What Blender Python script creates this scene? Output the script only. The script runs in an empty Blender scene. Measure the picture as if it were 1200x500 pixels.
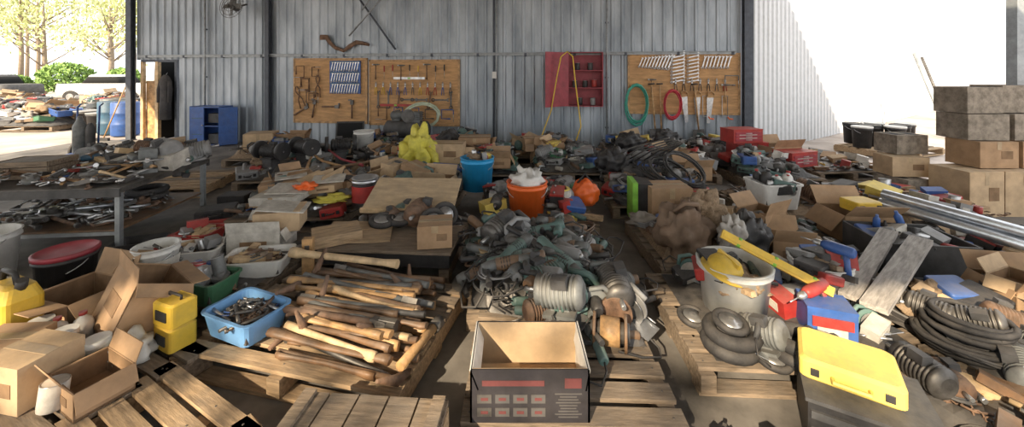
import bpy, math, random
from mathutils import Matrix, Vector, noise
rnd=random.Random(11)
pi=math.pi
def T(x,y,z): return Matrix.Translation((x,y,z))
def R(x=0,y=0,z=0):
    x,y,z=[math.radians(a) for a in (x,y,z)]
    return Matrix.Rotation(z,4,'Z')@Matrix.Rotation(y,4,'Y')@Matrix.Rotation(x,4,'X')
def S(s): return Matrix.Scale(s,4)
I=Matrix.Identity(4)
sc=bpy.context.scene

# ---------------------------------------------------------------- materials
MATS={}
def mk(name,c,rough=.6,metal=0,var=.2,scale=9,bump=.15,c2=None,st=(1,1,1),spec=.4,ramp=(.35,.65),dust=.42):
    if name in MATS: return MATS[name]
    m=bpy.data.materials.new(name); m.use_nodes=True
    nt=m.node_tree; b=nt.nodes['Principled BSDF']
    tc=nt.nodes.new('ShaderNodeTexCoord'); mp=nt.nodes.new('ShaderNodeMapping')
    mp.inputs['Scale'].default_value=st
    nz=nt.nodes.new('ShaderNodeTexNoise'); nz.inputs['Scale'].default_value=scale; nz.inputs['Detail'].default_value=7
    nz.inputs['Roughness'].default_value=.65
    cr=nt.nodes.new('ShaderNodeValToRGB')
    a=[max(0,x*(1-var)) for x in c]; d=c2 if c2 else [min(1,x*(1+var)) for x in c]
    cr.color_ramp.elements[0].position=ramp[0]; cr.color_ramp.elements[1].position=ramp[1]
    cr.color_ramp.elements[0].color=(*a,1); cr.color_ramp.elements[1].color=(*d,1)
    L=nt.links.new
    L(tc.outputs['Object'],mp.inputs[0]); L(mp.outputs[0],nz.inputs['Vector']); L(nz.outputs['Fac'],cr.inputs[0])
    col=cr.outputs[0]
    if dust>0:   # grime: patchy brown dirt everywhere, settled dust on upward faces
        n2=nt.nodes.new('ShaderNodeTexNoise'); n2.inputs['Scale'].default_value=6; n2.inputs['Detail'].default_value=9; n2.inputs['Roughness'].default_value=.75
        L(tc.outputs['Object'],n2.inputs['Vector'])
        ge=nt.nodes.new('ShaderNodeNewGeometry'); sx=nt.nodes.new('ShaderNodeSeparateXYZ'); L(ge.outputs['Normal'],sx.inputs[0])
        ma=nt.nodes.new('ShaderNodeMapRange'); ma.inputs[1].default_value=-.2; ma.inputs[2].default_value=1; ma.inputs[3].default_value=.25; ma.inputs[4].default_value=1; L(sx.outputs[2],ma.inputs[0])
        mr=nt.nodes.new('ShaderNodeMapRange'); mr.inputs[1].default_value=.32; mr.inputs[2].default_value=.68; mr.inputs[3].default_value=0; mr.inputs[4].default_value=dust*1.7; L(n2.outputs['Fac'],mr.inputs[0])
        mu=nt.nodes.new('ShaderNodeMath'); mu.operation='MULTIPLY'; mu.use_clamp=True; L(ma.outputs[0],mu.inputs[0]); L(mr.outputs[0],mu.inputs[1])
        mx=nt.nodes.new('ShaderNodeMixRGB'); L(mu.outputs[0],mx.inputs[0]); L(col,mx.inputs[1]); mx.inputs[2].default_value=(.19,.165,.14,1); col=mx.outputs[0]
    L(col,b.inputs['Base Color'])
    if bump:
        bp=nt.nodes.new('ShaderNodeBump'); bp.inputs['Strength'].default_value=bump; bp.inputs['Distance'].default_value=.01
        L(nz.outputs['Fac'],bp.inputs['Height']); L(bp.outputs[0],b.inputs['Normal'])
    b.inputs['Roughness'].default_value=rough; b.inputs['Metallic'].default_value=metal
    b.inputs['Specular IOR Level'].default_value=spec
    MATS[name]=m; return m
card=mk('cardboard',(.4,.255,.145),.85,var=.2,scale=5,spec=.2,dust=.3)
card2=mk('cardboard_pale',(.52,.37,.225),.85,var=.18,scale=5,spec=.2,dust=.3)
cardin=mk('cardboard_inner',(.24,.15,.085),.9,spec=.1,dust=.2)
tape=mk('packing_tape',(.42,.3,.17),.35)
pwood=mk('pallet_wood',(.22,.165,.115),.85,var=.4,scale=4,st=(2,14,14),bump=.4,spec=.2)
pwood2=mk('pallet_wood_pale',(.42,.29,.17),.85,var=.35,scale=4,st=(2,14,14),bump=.4,spec=.2,dust=.3)
hwood=mk('handle_wood',(.45,.26,.11),.5,var=.45,scale=10,dust=.35)
hwood2=mk('handle_wood_dark',(.16,.085,.04),.5,var=.4,scale=10)
hwood3=mk('handle_wood_pale',(.58,.41,.23),.6,var=.3,scale=10,dust=.3)
ply=mk('plywood',(.5,.28,.12),.7,var=.28,scale=3,st=(1,1,6),dust=.2)
plyw=mk('plywood_pale',(.52,.38,.23),.7,var=.2,scale=3,st=(1,6,1),dust=.3)
steel=mk('tool_steel',(.52,.52,.52),.35,.8,var=.3,dust=.35)
steeld=mk('dark_steel',(.12,.115,.11),.5,.6,var=.5)
rust=mk('rusty_iron',(.18,.1,.06),.85,.2,var=.5,scale=14,bump=.5)
cast=mk('cast_iron_grey',(.17,.18,.18),.6,.3,var=.35)
galv=mk('galvanised',(.6,.62,.65),.3,.85,var=.15,dust=.15)
blk=mk('black_plastic',(.02,.02,.022),.5,var=.4,dust=.25)
blk2=mk('black_rubber',(.022,.022,.024),.75,var=.4,dust=.3)
dgry=mk('dark_grey',(.055,.055,.057),.65,var=.35,dust=.3)
gry=mk('grey_plastic',(.27,.27,.27),.5)
wht=mk('white_plastic',(.72,.7,.66),.45,var=.1,dust=.25)
trans=mk('milky_plastic',(.66,.65,.61),.35,var=.12,dust=.2)
red=mk('red_paint',(.4,.03,.025),.45,dust=.35)
dred=mk('maroon_paint',(.3,.035,.05),.45,dust=.15)
blu=mk('blue_paint',(.03,.1,.33),.45,dust=.35)
lblu=mk('light_blue_plastic',(.16,.36,.66),.4,var=.1,dust=.2)
cyan=mk('bright_blue_plastic',(.02,.32,.64),.4,var=.1,dust=.12)
org=mk('orange_plastic',(.82,.14,.02),.4,var=.1,dust=.12)
yel=mk('yellow_plastic',(.74,.48,.04),.5,var=.12,dust=.35)
pyel=mk('pale_yellow_plastic',(.8,.6,.13),.55,var=.06,dust=.25)
grn=mk('green_plastic',(.05,.18,.09),.45)
lgrn=mk('lime_green',(.22,.5,.06),.5,dust=.15)
teal=mk('teal_tool',(.09,.17,.155),.5,dust=.35)
hess=mk('hessian',(.26,.185,.12),.95,var=.3,scale=60,bump=.25,spec=.1,dust=.2)
leather=mk('canvas_bag',(.2,.13,.085),.75,var=.3,scale=5,bump=.3,spec=.3,dust=.25)
dcloth=mk('dark_cloth',(.04,.04,.045),.9,spec=.2)
gcloth=mk('grey_rag',(.33,.3,.265),.9,spec=.1)
ycloth=mk('yellow_cloth',(.66,.58,.08),.6,dust=.25)
paper=mk('paper_label',(.5,.46,.4),.8,c2=(.68,.64,.57),dust=.3)
conc=mk('block_masonry',(.27,.23,.185),.95,var=.35,scale=12,bump=.6,spec=.1,dust=.2)
leaf=mk('foliage',(.2,.32,.08),.7,var=.4,scale=3,dust=0)
leaf2=mk('foliage_pale',(.5,.54,.24),.7,var=.3,scale=3,dust=0)  # overexposed daylight put into the leaf colour as paleness
bark=mk('bark',(.25,.2,.15),.9,dust=0)
frame=mk('steel_frame_dark',(.08,.09,.11),.6,.3,dust=.1)
railm=mk('rail_grey',(.3,.32,.33),.5,.4,dust=.2)
roofm=mk('roof_sheet',(.45,.46,.47),.6,.2,dust=0)
roofred=mk('roof_red_sheet',(.4,.16,.12),.7,dust=0)
wallm=mk('corrugated_sheet',(.3,.345,.39),.45,.3,var=.25,scale=1.6,st=(1.5,1.5,.35),bump=.05,c2=(.46,.5,.54),dust=.12)
wallw=mk('corrugated_sheet_white',(.62,.63,.64),.5,.1,var=.06,dust=.05)
floorm=mk('concrete_floor',(.12,.11,.1),.75,var=.4,scale=1.7,c2=(.25,.23,.205),bump=.2,dust=.2)
dirt=mk('dirt_ground',(.42,.35,.3),.95,var=.25,scale=.8,c2=(.58,.5,.44),bump=.4,dust=0)
holes=mk('inner_dark',(.008,.008,.008),.9,var=.1,dust=0)  # near-black: shade inside openings put into the colour; also dark glass
drill_b=mk('blue_drill',(.03,.1,.17),.5)
printd=mk('printed_card_black',(.022,.02,.024),.6,var=.3,dust=.12)
ink=mk('print_dark_red',(.11,.03,.03),.7,dust=.1); ink2=mk('print_grey',(.075,.07,.068),.7,dust=.1)

# ---------------------------------------------------------------- mesh builder
class MB:
    def __init__(s): s.v=[];s.f=[];s.mi=[];s.sm=[];s.mats=[]
    def add(s,vs,fs,mat,M=I,smooth=False):
        if mat not in s.mats: s.mats.append(mat)
        k=s.mats.index(mat); o=len(s.v)
        s.v+=[(M@Vector(p))[:] for p in vs]
        s.f+=[[i+o for i in f] for f in fs]
        if isinstance(smooth,bool): s.sm+=[smooth]*len(fs)
        else: s.sm+=smooth
        s.mi+=[k]*len(fs)
    def box(s,M,c,d,mat,tx=1,ty=1):
        x,y,z=[a/2 for a in d]; cx,cy,cz=c
        vs=[(cx-x,cy-y,cz-z),(cx+x,cy-y,cz-z),(cx+x,cy+y,cz-z),(cx-x,cy+y,cz-z),
            (cx-x*tx,cy-y*ty,cz+z),(cx+x*tx,cy-y*ty,cz+z),(cx+x*tx,cy+y*ty,cz+z),(cx-x*tx,cy+y*ty,cz+z)]
        s.add(vs,[(0,3,2,1),(4,5,6,7),(0,1,5,4),(1,2,6,5),(2,3,7,6),(3,0,4,7)],mat,M)
    def loft(s,M,loops,mat,c0=True,c1=True,smooth=True,closed=False):
        n=len(loops[0]); vs=[p for l in loops for p in l]; fs=[];sm=[]
        m=len(loops)
        for j in range(m if closed else m-1):
            a=j*n;b=((j+1)%m)*n
            for i in range(n):
                k=(i+1)%n; fs.append((a+i,a+k,b+k,b+i)); sm.append(smooth)
        if not closed:
            if c0: fs.append(tuple(reversed(range(n)))); sm.append(False)
            if c1: fs.append(tuple(range((m-1)*n,m*n))); sm.append(False)
        s.add(vs,fs,mat,M,sm)
    def cyl(s,M,p0,p1,r0,mat,r1=None,n=10):
        r1=r0 if r1 is None else r1
        s.tube(M,[p0,p1],[r0,r1],mat,n)
    def tube(s,M,pts,r,mat,n=6,closed=False,flat=1):
        pts=[Vector(p) for p in pts]; m=len(pts)
        if not isinstance(r,(list,tuple)): r=[r]*m
        loops=[]; up=None
        for i,p in enumerate(pts):
            if closed: t=pts[(i+1)%m]-pts[i-1]
            else: t=pts[min(i+1,m-1)]-pts[max(i-1,0)]
            t.normalize()
            if up is None: up=Vector((0,0,1)) if abs(t.z)<.9 else Vector((1,0,0))
            a=t.cross(up)
            if a.length<1e-5: a=t.cross(Vector((0,1,0)))
            a.normalize(); b=a.cross(t); up=b
            loops.append([tuple(p+a*math.cos(q)*r[i]+b*math.sin(q)*r[i]*flat) for q in [2*pi*k/n for k in range(n)]])
        s.loft(M,loops,mat,closed=closed)
    def lathe(s,M,prof,mat,n=16,smooth=True,c0=True,c1=True):
        s.loft(M,[[(r*math.cos(2*pi*k/n),r*math.sin(2*pi*k/n),z) for k in range(n)] for r,z in prof],mat,c0,c1,smooth)
    def poly(s,M,pts,z0,z1,mat):
        s.loft(M,[[(x,y,z0) for x,y in pts],[(x,y,z1) for x,y in pts]],mat,smooth=False)
    def ring(s,M,R0,r,mat,n=16,k=6,z=0):
        s.tube(M,[(R0*math.cos(2*pi*i/n),R0*math.sin(2*pi*i/n),z) for i in range(n)],r,mat,k,closed=True)
    def blob(s,M,rad,mat,seed=0,amp=.25,fr=2.2,n=22,m=14,fold=0):
        loops=[]
        for j in range(m+1):
            t=-pi/2+pi*j/m; t=max(-pi/2+.02,min(pi/2-.02,t)); l=[]
            for i in range(n):
                a=2*pi*i/n
                p=Vector((math.cos(t)*math.cos(a),math.cos(t)*math.sin(a),math.sin(t)))
                q=1+amp*noise.noise(p*fr+Vector((seed*3.1,seed,0)))*2+amp*.4*noise.noise(p*fr*3+Vector((0,seed,9)))
                if fold: q-=fold*(1-min(1,abs(noise.noise(Vector((p.x*3.2,p.y*3.2,p.z*1.2+seed)))*5)))
                p=p*q
                z=p.z if p.z>-.55 else -.55
                l.append((p.x*rad[0],p.y*rad[1],(z+.55)*rad[2]))
            loops.append(l)
        s.loft(M,loops,mat)
    def rr(s,w,d,r,z,n=4):
        pts=[]
        for cx,cy,a0 in ((w/2-r,d/2-r,0),(-w/2+r,d/2-r,90),(-w/2+r,-d/2+r,180),(w/2-r,-d/2+r,270)):
            for i in range(n): 
                a=math.radians(a0+90*i/(n-1)); pts.append((cx+r*math.cos(a),cy+r*math.sin(a),z))
        return pts
    def fin(s,name,loc=(0,0,0),rz=0,rot=None,bevel=0):
        me=bpy.data.meshes.new(name); me.from_pydata(s.v,[],s.f)
        for m in s.mats: me.materials.append(m)
        me.polygons.foreach_set('material_index',s.mi); me.polygons.foreach_set('use_smooth',s.sm); me.update()
        o=bpy.data.objects.new(name,me); sc.collection.objects.link(o)
        o.location=loc; o.rotation_euler=rot if rot else (0,0,math.radians(rz))
        if bevel:
            b=o.modifiers.new('bevel','BEVEL'); b.width=bevel; b.segments=2; b.limit_method='ANGLE'; b.angle_limit=math.radians(50)
        return o

# ---------------------------------------------------------------- item shapes (origin on support, z up)
def spanner(b,M,L=.22,mat=steel):
    w=L*.09
    b.box(M,(0,0,.006),(L*.8,w,.006),mat)
    head=[(L*.40,-w*.5),(L*.44,-w*1.2),(L*.52,-w*1.1),(L*.53,-w*.55),(L*.47,-w*.35),(L*.47,w*.35),(L*.53,w*.55),(L*.52,w*1.1),(L*.44,w*1.2),(L*.40,w*.5)]
    b.poly(M,head,0.001,.011,mat)
    b.ring(M@T(-L*.44,0,.006),w*.9,w*.38,mat,10,4)
def hammer(b,M,L=.32,mat=None):
    mat=mat or hwood
    b.tube(M,[(-L*.5,0,.02),(-L*.2,0,.02),(L*.45,0,.02)],[.016,.013,.011],mat,6)
    b.box(M,(L*.45,0,.02),(.03,.1,.032),steeld); b.cyl(M,(L*.45,.045,.02),(L*.45,.075,.02),.018,steel)
    b.box(M,(L*.45,-.065,.02),(.022,.05,.012),steeld)
def pliers(b,M,L=.18,mat=None):
    mat=mat or red
    for sg in (1,-1):
        b.tube(M,[(0,0,.01),(-L*.2,sg*.018,.01),(-L*.6,sg*.028,.01)],[.008,.009,.007],mat,6)
        b.tube(M,[(0,0,.01),(L*.15,-sg*.012,.01),(L*.35,-sg*.003,.01)],[.009,.009,.004],steel,6)
    b.cyl(M,(0,0,0),(0,0,.02),.012,steel)
def driver(b,M,L=.2,mat=None):
    mat=mat or yel
    b.tube(M,[(-L*.5,0,.014),(-L*.45,0,.014),(-L*.1,0,.014),(-L*.05,0,.014)],[.01,.014,.013,.007],mat,8)
    b.cyl(M,(-L*.05,0,.014),(L*.5,0,.014),.004,steel,n=6)
def clamp(b,M,L=.2,mat=None):
    mat=mat or rust
    b.tube(M,[(L*.3,-L*.4,.015),(L*.3,L*.4,.015),(-L*.3,L*.4,.015),(-L*.3,-L*.0,.015)],.011,mat,5)
    b.cyl(M,(-L*.0,-L*.4,.015),(L*.3,-L*.4,.015),.01,mat); b.cyl(M,(-L*.5,-L*.4,.015),(L*.2,-L*.4,.015),.006,steel,n=6)
    b.cyl(M,(-L*.3,0,.015),(-L*.3,-L*.2,.015),.014,mat)
def disc(b,M,r=.09,h=.02,mat=None):
    mat=mat or steeld
    b.lathe(M,[(r*.2,0),(r*.95,0),(r,h*.2),(r,h*.8),(r*.9,h),(r*.45,h*.8),(r*.4,h*1.5),(r*.2,h*1.5),(r*.18,h*.4)],mat,16)
def can(b,M,r=.05,h=.13,mat=None,lid=None):
    mat=mat or paper
    b.lathe(M,[(r*.94,0),(r,.006),(r,h*.97),(r*.95,h)],mat,14); b.ring(M,r*.97,r*.05,steel,14,4,h)
    if lid: b.lathe(M@T(0,0,h),[(r*.9,0),(r*.85,.015)],lid,12)
def spray(b,M,h=.2,mat=None):
    mat=mat or red; r=h*.15
    b.lathe(M,[(r,0),(r,h*.75),(r*.6,h*.85),(r*.45,h*.88),(r*.45,h),(r*.3,h)],mat,10)
def bottle(b,M,h=.22,mat=None,cap=None):
    mat=mat or trans;r=h*.26
    b.lathe(M,[(r*.9,0),(r,.01),(r,h*.6),(r*.8,h*.75),(r*.3,h*.87),(r*.3,h*.92)],mat,12)
    b.lathe(M@T(0,0,h*.9),[(r*.38,0),(r*.38,h*.1)],cap or blu,10)
def grinder(b,M,k=1,mat=None,guard=None):
    mat=mat or teal
    M=M@S(k)
    b.tube(M,[(-.2,0,.045),(-.19,0,.045),(-.1,0,.045),(-.02,0,.045),(.06,0,.045),(.065,0,.045)],[.024,.03,.029,.036,.038,.03],mat,10)
    b.box(M,(-.14,0,.025),(.05,.018,.02),blk)
    for xx in (-.01,.005,.02,.035): b.ring(M@T(xx,0,.045)@R(0,90,0),.0365,.0025,blk,10,4)
    b.tube(M,[(.06,0,.045),(.1,0,.045),(.14,0,.045)],[.034,.034,.024],cast,8)
    b.cyl(M,(.11,0,.05),(.11,0,.008),.022,cast)
    b.cyl(M,(.11,0,.014),(.11,0,.010),.063,steeld,n=16)
    pts=[(0,0)]+[(.068*math.cos(math.radians(a)),.068*math.sin(math.radians(a))) for a in range(95,271,20)]
    b.poly(M@T(.11,0,0),pts,.018,.024,guard or galv)
    b.tube(M,[(.11,.03,.05),(.11,.06,.055),(.11,.15,.06)],[.008,.015,.017],blk,8)
    b.tube(M,[(-.2,0,.045),(-.26,.01,.05),(-.31,.05,.02),(-.28,.12,.01),(-.15,.14,.008),(-.02,.11,.008)],.006,blk2,5)
def drill(b,M,k=1,mat=None):
    mat=mat or teal; M=M@S(k)@T(0,0,.035)@R(90,0,0)
    b.tube(M,[(-.12,0,0),(-.11,0,0),(0,0,0),(.05,0,0),(.07,0,0)],[.025,.036,.037,.033,.022],mat,10)
    b.tube(M,[(.07,0,0),(.08,0,0),(.11,0,0),(.125,0,0)],[.02,.023,.021,.01],steel,10)
    b.cyl(M,(.12,0,0),(.2,0,0),.004,steel,n=6)
    b.tube(M,[(-.07,-.02,0),(-.085,-.08,0),(-.1,-.15,0)],[.022,.018,.021],mat,8,flat=.8)
    b.box(M,(-.055,-.045,0),(.015,.03,.018),blk)
    b.box(M@T(-.1,-.165,0)@R(0,0,-5),(0,0,0),(.09,.04,.055),blk)
def circsaw(b,M,k=1,mat=None):
    mat=mat or cast;M=M@S(k)
    b.box(M,(0,0,.006),(.3,.13,.005),galv)
    b.cyl(M,(-.02,.02,.08),(-.02,.035,.08),.095,mat,n=20)
    b.cyl(M,(-.02,-.005,.06),(-.02,.0,.06),.09,steel,n=20)
    b.tube(M,[(-.02,.03,.09),(-.02,.12,.09),(-.02,.15,.09)],[.045,.042,.03],blk,10)
    b.tube(M,[(-.13,.04,.07),(-.14,.04,.15),(-.06,.04,.2),(.05,.04,.17)],[.018,.02,.018,.016],mat,8)
    b.tube(M,[(-.14,.04,.1),(-.22,.05,.12),(-.28,.02,.05),(-.25,-.07,.01)],.006,blk2,5)
def motor(b,M,k=1,mat=None):
    mat=mat or cast;M=M@S(k)
    pr=[]
    for i in range(9): z=-.1+i*.022; pr+=[(.085,z),(.085,z+.01),(.072,z+.012),(.072,z+.021)]
    b.lathe(M@T(0,0,.1)@R(0,90,0),[(.05,-.13),(.08,-.11)]+pr+[(.08,.12),(.03,.13)],mat,16)
    b.cyl(M,(.12,0,.1),(.2,0,.1),.013,steel); b.box(M,(0,0,.012),(.17,.17,.018),mat); b.box(M,(0,0,.03),(.1,.09,.06),mat)
    b.box(M,(-.02,.05,.18),(.08,.06,.05),dgry)
def coil(b,M,r=.16,t=.01,n=4,mat=None,seed=0):
    mat=mat or blk2
    pts=[]
    for i in range(n*16+1):
        a=2*pi*i/16; rr=r*(1+.07*math.sin(a*.37+seed)+.05*math.sin(a*1.3)); 
        pts.append((rr*math.cos(a)+.012*math.sin(i*.21),rr*math.sin(a)*(1+.03*math.sin(a*.21)),t+abs(math.sin(i*.13+seed))*t*3+i*t*.03))
    b.tube(M,pts,t,mat,6)
def chain(b,M,L=.3,mat=None):
    for i in range(9):
        b.ring(M@T(-L/2+i*L/8,.02*math.sin(i*1.3),.008)@R(90*(i%2)*.5,0,0),.018,.005,mat or rust,8,4)
def sbox(b,M,w,d,h,mat):
    b.box(M,(0,0,h/2),(w,d,h),mat); b.box(M,(0,0,h+.004),(w*1.02,d*1.02,.012),mat); b.box(M,(0,-d/2-.001,h*.5),(w*.6,.003,h*.5),paper)
def toolcase(b,M,w=.34,d=.24,h=.1,mat=None):
    mat=mat or red
    b.loft(M,[b.rr(w*.96,d*.96,.02,0),b.rr(w,d,.02,.01),b.rr(w,d,.02,h*.48),b.rr(w*.985,d*.985,.02,h*.5),b.rr(w,d,.02,h*.52),b.rr(w,d,.02,h-.01),b.rr(w*.95,d*.94,.02,h)],mat,smooth=False)
    b.tube(M,[(-w*.15,-d/2,h*.5),(-w*.15,-d/2-.035,h*.5),(w*.15,-d/2-.035,h*.5),(w*.15,-d/2,h*.5)],.009,blk,6)
    for x in (-.32,.32): b.box(M,(x*w,-d/2-.004,h*.5),(.035,.012,.04),blk)
def carton(b,M,w,d,h,mat=card,open=True,fl=.45,ang=(35,50,20,60),inner=None,label=True):
    t=.006; inner=inner or cardin
    if not open:
        b.box(M,(0,0,h/2),(w,d,h),mat); b.box(M,(0,0,h+.001),(w*1.0,.05,.003),tape); b.box(M,(0,-d/2-.001,h*.85),(.05,.002,h*.3),tape)
        b.box(M,(0,.0,h+.0005),(w,.004,.003),cardin)
        if label: b.box(M,(w*.2,-d/2-.001,h*.5),(w*.3,.003,h*.3),cardin)
        return
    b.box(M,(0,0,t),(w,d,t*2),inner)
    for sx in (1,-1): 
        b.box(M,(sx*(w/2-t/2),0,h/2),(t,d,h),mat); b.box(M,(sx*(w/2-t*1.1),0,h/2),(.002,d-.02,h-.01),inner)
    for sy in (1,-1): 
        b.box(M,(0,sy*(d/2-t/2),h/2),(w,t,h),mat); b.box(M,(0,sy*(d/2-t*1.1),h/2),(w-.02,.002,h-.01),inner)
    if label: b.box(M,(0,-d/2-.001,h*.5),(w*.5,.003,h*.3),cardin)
    if fl:
        L=d*fl
        b.box(M@T(0,-d/2,h)@R(-ang[0],0,0),(0,-L/2,0),(w,L,t*.7),mat)
        b.box(M@T(0,d/2,h)@R(ang[1],0,0),(0,L/2,0),(w,L,t*.7),mat)
        b.box(M@T(-w/2,0,h)@R(0,-ang[2],0),(-L/2,0,0),(L,d,t*.7),mat)
        b.box(M@T(w/2,0,h)@R(0,ang[3],0),(L/2,0,0),(L,d,t*.7),mat)
def tub(b,M,w,d,h,mat,r=.04,tp=.85,ch=None):
    t=.008
    b.loft(M,[b.rr(w*tp,d*tp,r,0),b.rr(w*.99,d*.99,r,h*.93),b.rr(w*1.05,d*1.07,r*1.2,h*.94),b.rr(w*1.05,d*1.07,r*1.2,h),b.rr(w-t*2,d-t*2,r,h),b.rr(w*tp-t*2,d*tp-t*2,r,t)],mat,smooth=False)
def bucket(b,M,r,h,mat,lid=None,tp=.85,label=None,handle=True,fill=None,n=24):
    t=.006
    if lid:
        b.lathe(M,[(r*tp,0),(r*.97,h*.88),(r*1.03,h*.88),(r*1.03,h*.92),(r,h*.93),(r,h)],mat,n)
        b.lathe(M@T(0,0,h),[(r*1.05,-.015),(r*1.06,.012),(r*.98,.018),(r*.94,.008),(r*.3,.008)],lid,n)
    else:
        b.lathe(M,[(r*tp,0),(r*.96,h*.85),(r*1.02,h*.86),(r*1.02,h*.89),(r*.98,h*.9),(r,h*.985),(r*1.04,h*.985),(r*1.04,h),(r-t*2,h),(r*tp-t*2,t*2)],mat,n,c1=True)
    if label:
        b.lathe(M,[(r*(tp+(1-tp)*.25)+.004,h*.2),(r*(tp+(1-tp)*.75)+.004,h*.75)],label,n,c0=False,c1=False)
    if handle:
        pts=[(r*1.03*math.cos(a),-r*.75*math.sin(a)-.01,h*.88-r*.55*math.sin(a)) for a in [pi*i/12 for i in range(13)]]
        b.tube(M,pts,.004,steel,5)
    if fill: b.lathe(M@T(0,0,h*.8),[(r*.93,0),(r*.5,h*.05)],fill,n)
def pallet(x,y,rz,w=1.15,d=1.0,mat=None,name='wooden_pallet',seed=0,n=7):
    b=MB();q=random.Random(seed+int(x*100)+int(y*77)); mat=mat or pwood
    for i in range(n):
        yy=-d/2+d*(i+.5)/n
        b.box(R(0,0,q.uniform(-.8,.8)),(q.uniform(-.01,.01),yy,.127),(w,d/n*q.uniform(.62,.75),.02),q.choice([mat,mat,pwood]))
    for xx in (-w/2+.04,0,w/2-.04):
        b.box(I,(xx,0,.068),(.075,d,.09),mat)
    for yy in (-d/2+.06,0,d/2-.06): b.box(I,(0,yy,.0115),(w,.09,.02),mat)
    for i in range(n):
        for xx in (-w/2+.04,0,w/2-.04):
            yy=-d/2+d*(i+.5)/n; b.cyl(I,(xx,yy,.13),(xx,yy,.1385),.005,steeld,n=5)
    return b.fin(name,(x,y,0),rz)
def item(b,M,kind,q):
    pc=lambda *a:q.choice(a)
    k=kind
    if k=='spanner': spanner(b,M,q.uniform(.14,.3),pc(steel,steel,steeld,rust))
    elif k=='hammer': hammer(b,M,q.uniform(.26,.36),pc(hwood,hwood2,hwood3))
    elif k=='pliers': pliers(b,M,q.uniform(.15,.22),pc(red,blu,steeld,steel,steeld))
    elif k=='driver': driver(b,M,q.uniform(.16,.28),pc(yel,red,blk,hwood,blk,org))
    elif k=='clamp': clamp(b,M,q.uniform(.15,.28),pc(rust,steeld,steeld,cast))
    elif k=='disc': disc(b,M,q.uniform(.04,.1),q.uniform(.015,.05),pc(steeld,rust,cast,steel,steel))
    elif k=='can': can(b,M@R(pc(0,0,88,88),0,q.uniform(0,360)),q.uniform(.03,.06),q.uniform(.08,.16),pc(paper,red,gry,steel,rust,steel,paper,grn,cast,blu),None)
    elif k=='spray': spray(b,M,q.uniform(.16,.24),pc(red,gry,blu,blk))
    elif k=='bottle': bottle(b,M,q.uniform(.16,.28),pc(trans,gry,blk),pc(red,blu,blk))
    elif k=='grinder': grinder(b,M,q.uniform(.8,1.1),pc(teal,teal,teal,cast,cast,gry,hwood2),pc(galv,steel,steeld))
    elif k=='drill': drill(b,M,q.uniform(.9,1.2),pc(teal,teal,gry,drill_b,blk,cast))
    elif k=='saw': circsaw(b,M,q.uniform(.7,1),pc(cast,dgry,teal,gry))
    elif k=='motor': motor(b,M,q.uniform(.6,1.1),pc(cast,steeld,rust,teal,gry))
    elif k=='coil': coil(b,M,q.uniform(.08,.15),q.uniform(.004,.008),3,pc(blk2,gry,dgry,gry,dgry,hwood2),q.randint(0,99))
    elif k=='chain': chain(b,M)
    elif k=='sbox': sbox(b,M,q.uniform(.1,.26),q.uniform(.08,.2),q.uniform(.04,.14),pc(card,card2,gry,red,blu,card2,paper,wht,gry,dgry,pyel,paper))
    elif k=='case': toolcase(b,M,q.uniform(.22,.36),q.uniform(.18,.26),q.uniform(.07,.12),pc(red,blk,dgry,teal,dgry,gry,blu))
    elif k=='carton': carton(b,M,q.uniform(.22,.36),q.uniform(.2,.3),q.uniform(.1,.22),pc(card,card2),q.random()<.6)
    elif k=='pipe':
        L=q.uniform(.25,.5); b.cyl(M,(-L/2,0,.02),(L/2,0,.02),.018,pc(galv,steeld,rust,steel)); b.cyl(M,(L/2-.03,0,.02),(L/2,0,.02),.025,steeld)
    elif k=='cloth': b.blob(M,(q.uniform(.09,.18),q.uniform(.08,.14),q.uniform(.04,.08)),pc(dcloth,gcloth,hess,gcloth,hess),q.randint(0,99),.35)
    elif k=='battery':
        b.box(M,(0,0,.07),(.2,.13,.14),blk); b.box(M,(0,0,.15),(.2,.13,.02),pc(red,gry,blk)); 
        for x in(-.07,.07): b.cyl(M,(x,.03,.16),(x,.03,.175),.01,steel)
    elif k=='block': b.box(M,(0,0,.03),(q.uniform(.12,.45),q.uniform(.05,.1),.05),pc(pwood,pwood2,hwood3,hwood2))
    elif k=='jar': b.lathe(M,[(.04,0),(.045,.01),(.045,.09),(.036,.1)],trans,12); b.lathe(M@T(0,0,.1),[(.04,0),(.04,.02)],pc(red,steel,blu,steel),12)
    elif k=='tray': tub(b,M,q.uniform(.22,.34),q.uniform(.16,.24),q.uniform(.06,.1),pc(wht,blu,grn,gry,blk,gry,wht),.02)
    elif k=='ubolt': b.tube(M,[(-.03,.08,.01),(-.03,0,.01),(0,-.03,.01),(.03,0,.01),(.03,.08,.01)],.007,pc(steel,rust),5)
SMALL=['spanner','spanner','pliers','driver','hammer','clamp','disc','pipe','chain','ubolt','can','block','sbox']
MIX=['spanner','hammer','disc','can','sbox','sbox','sbox','motor','drill','clamp','case','pipe','cloth','motor','clamp','block','battery','jar','tray','can','pliers','grinder','grinder','pipe','chain','saw']
IRON=['disc','pipe','pipe','clamp','motor','chain','ubolt','spanner','hammer','block','can','spanner']
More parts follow.
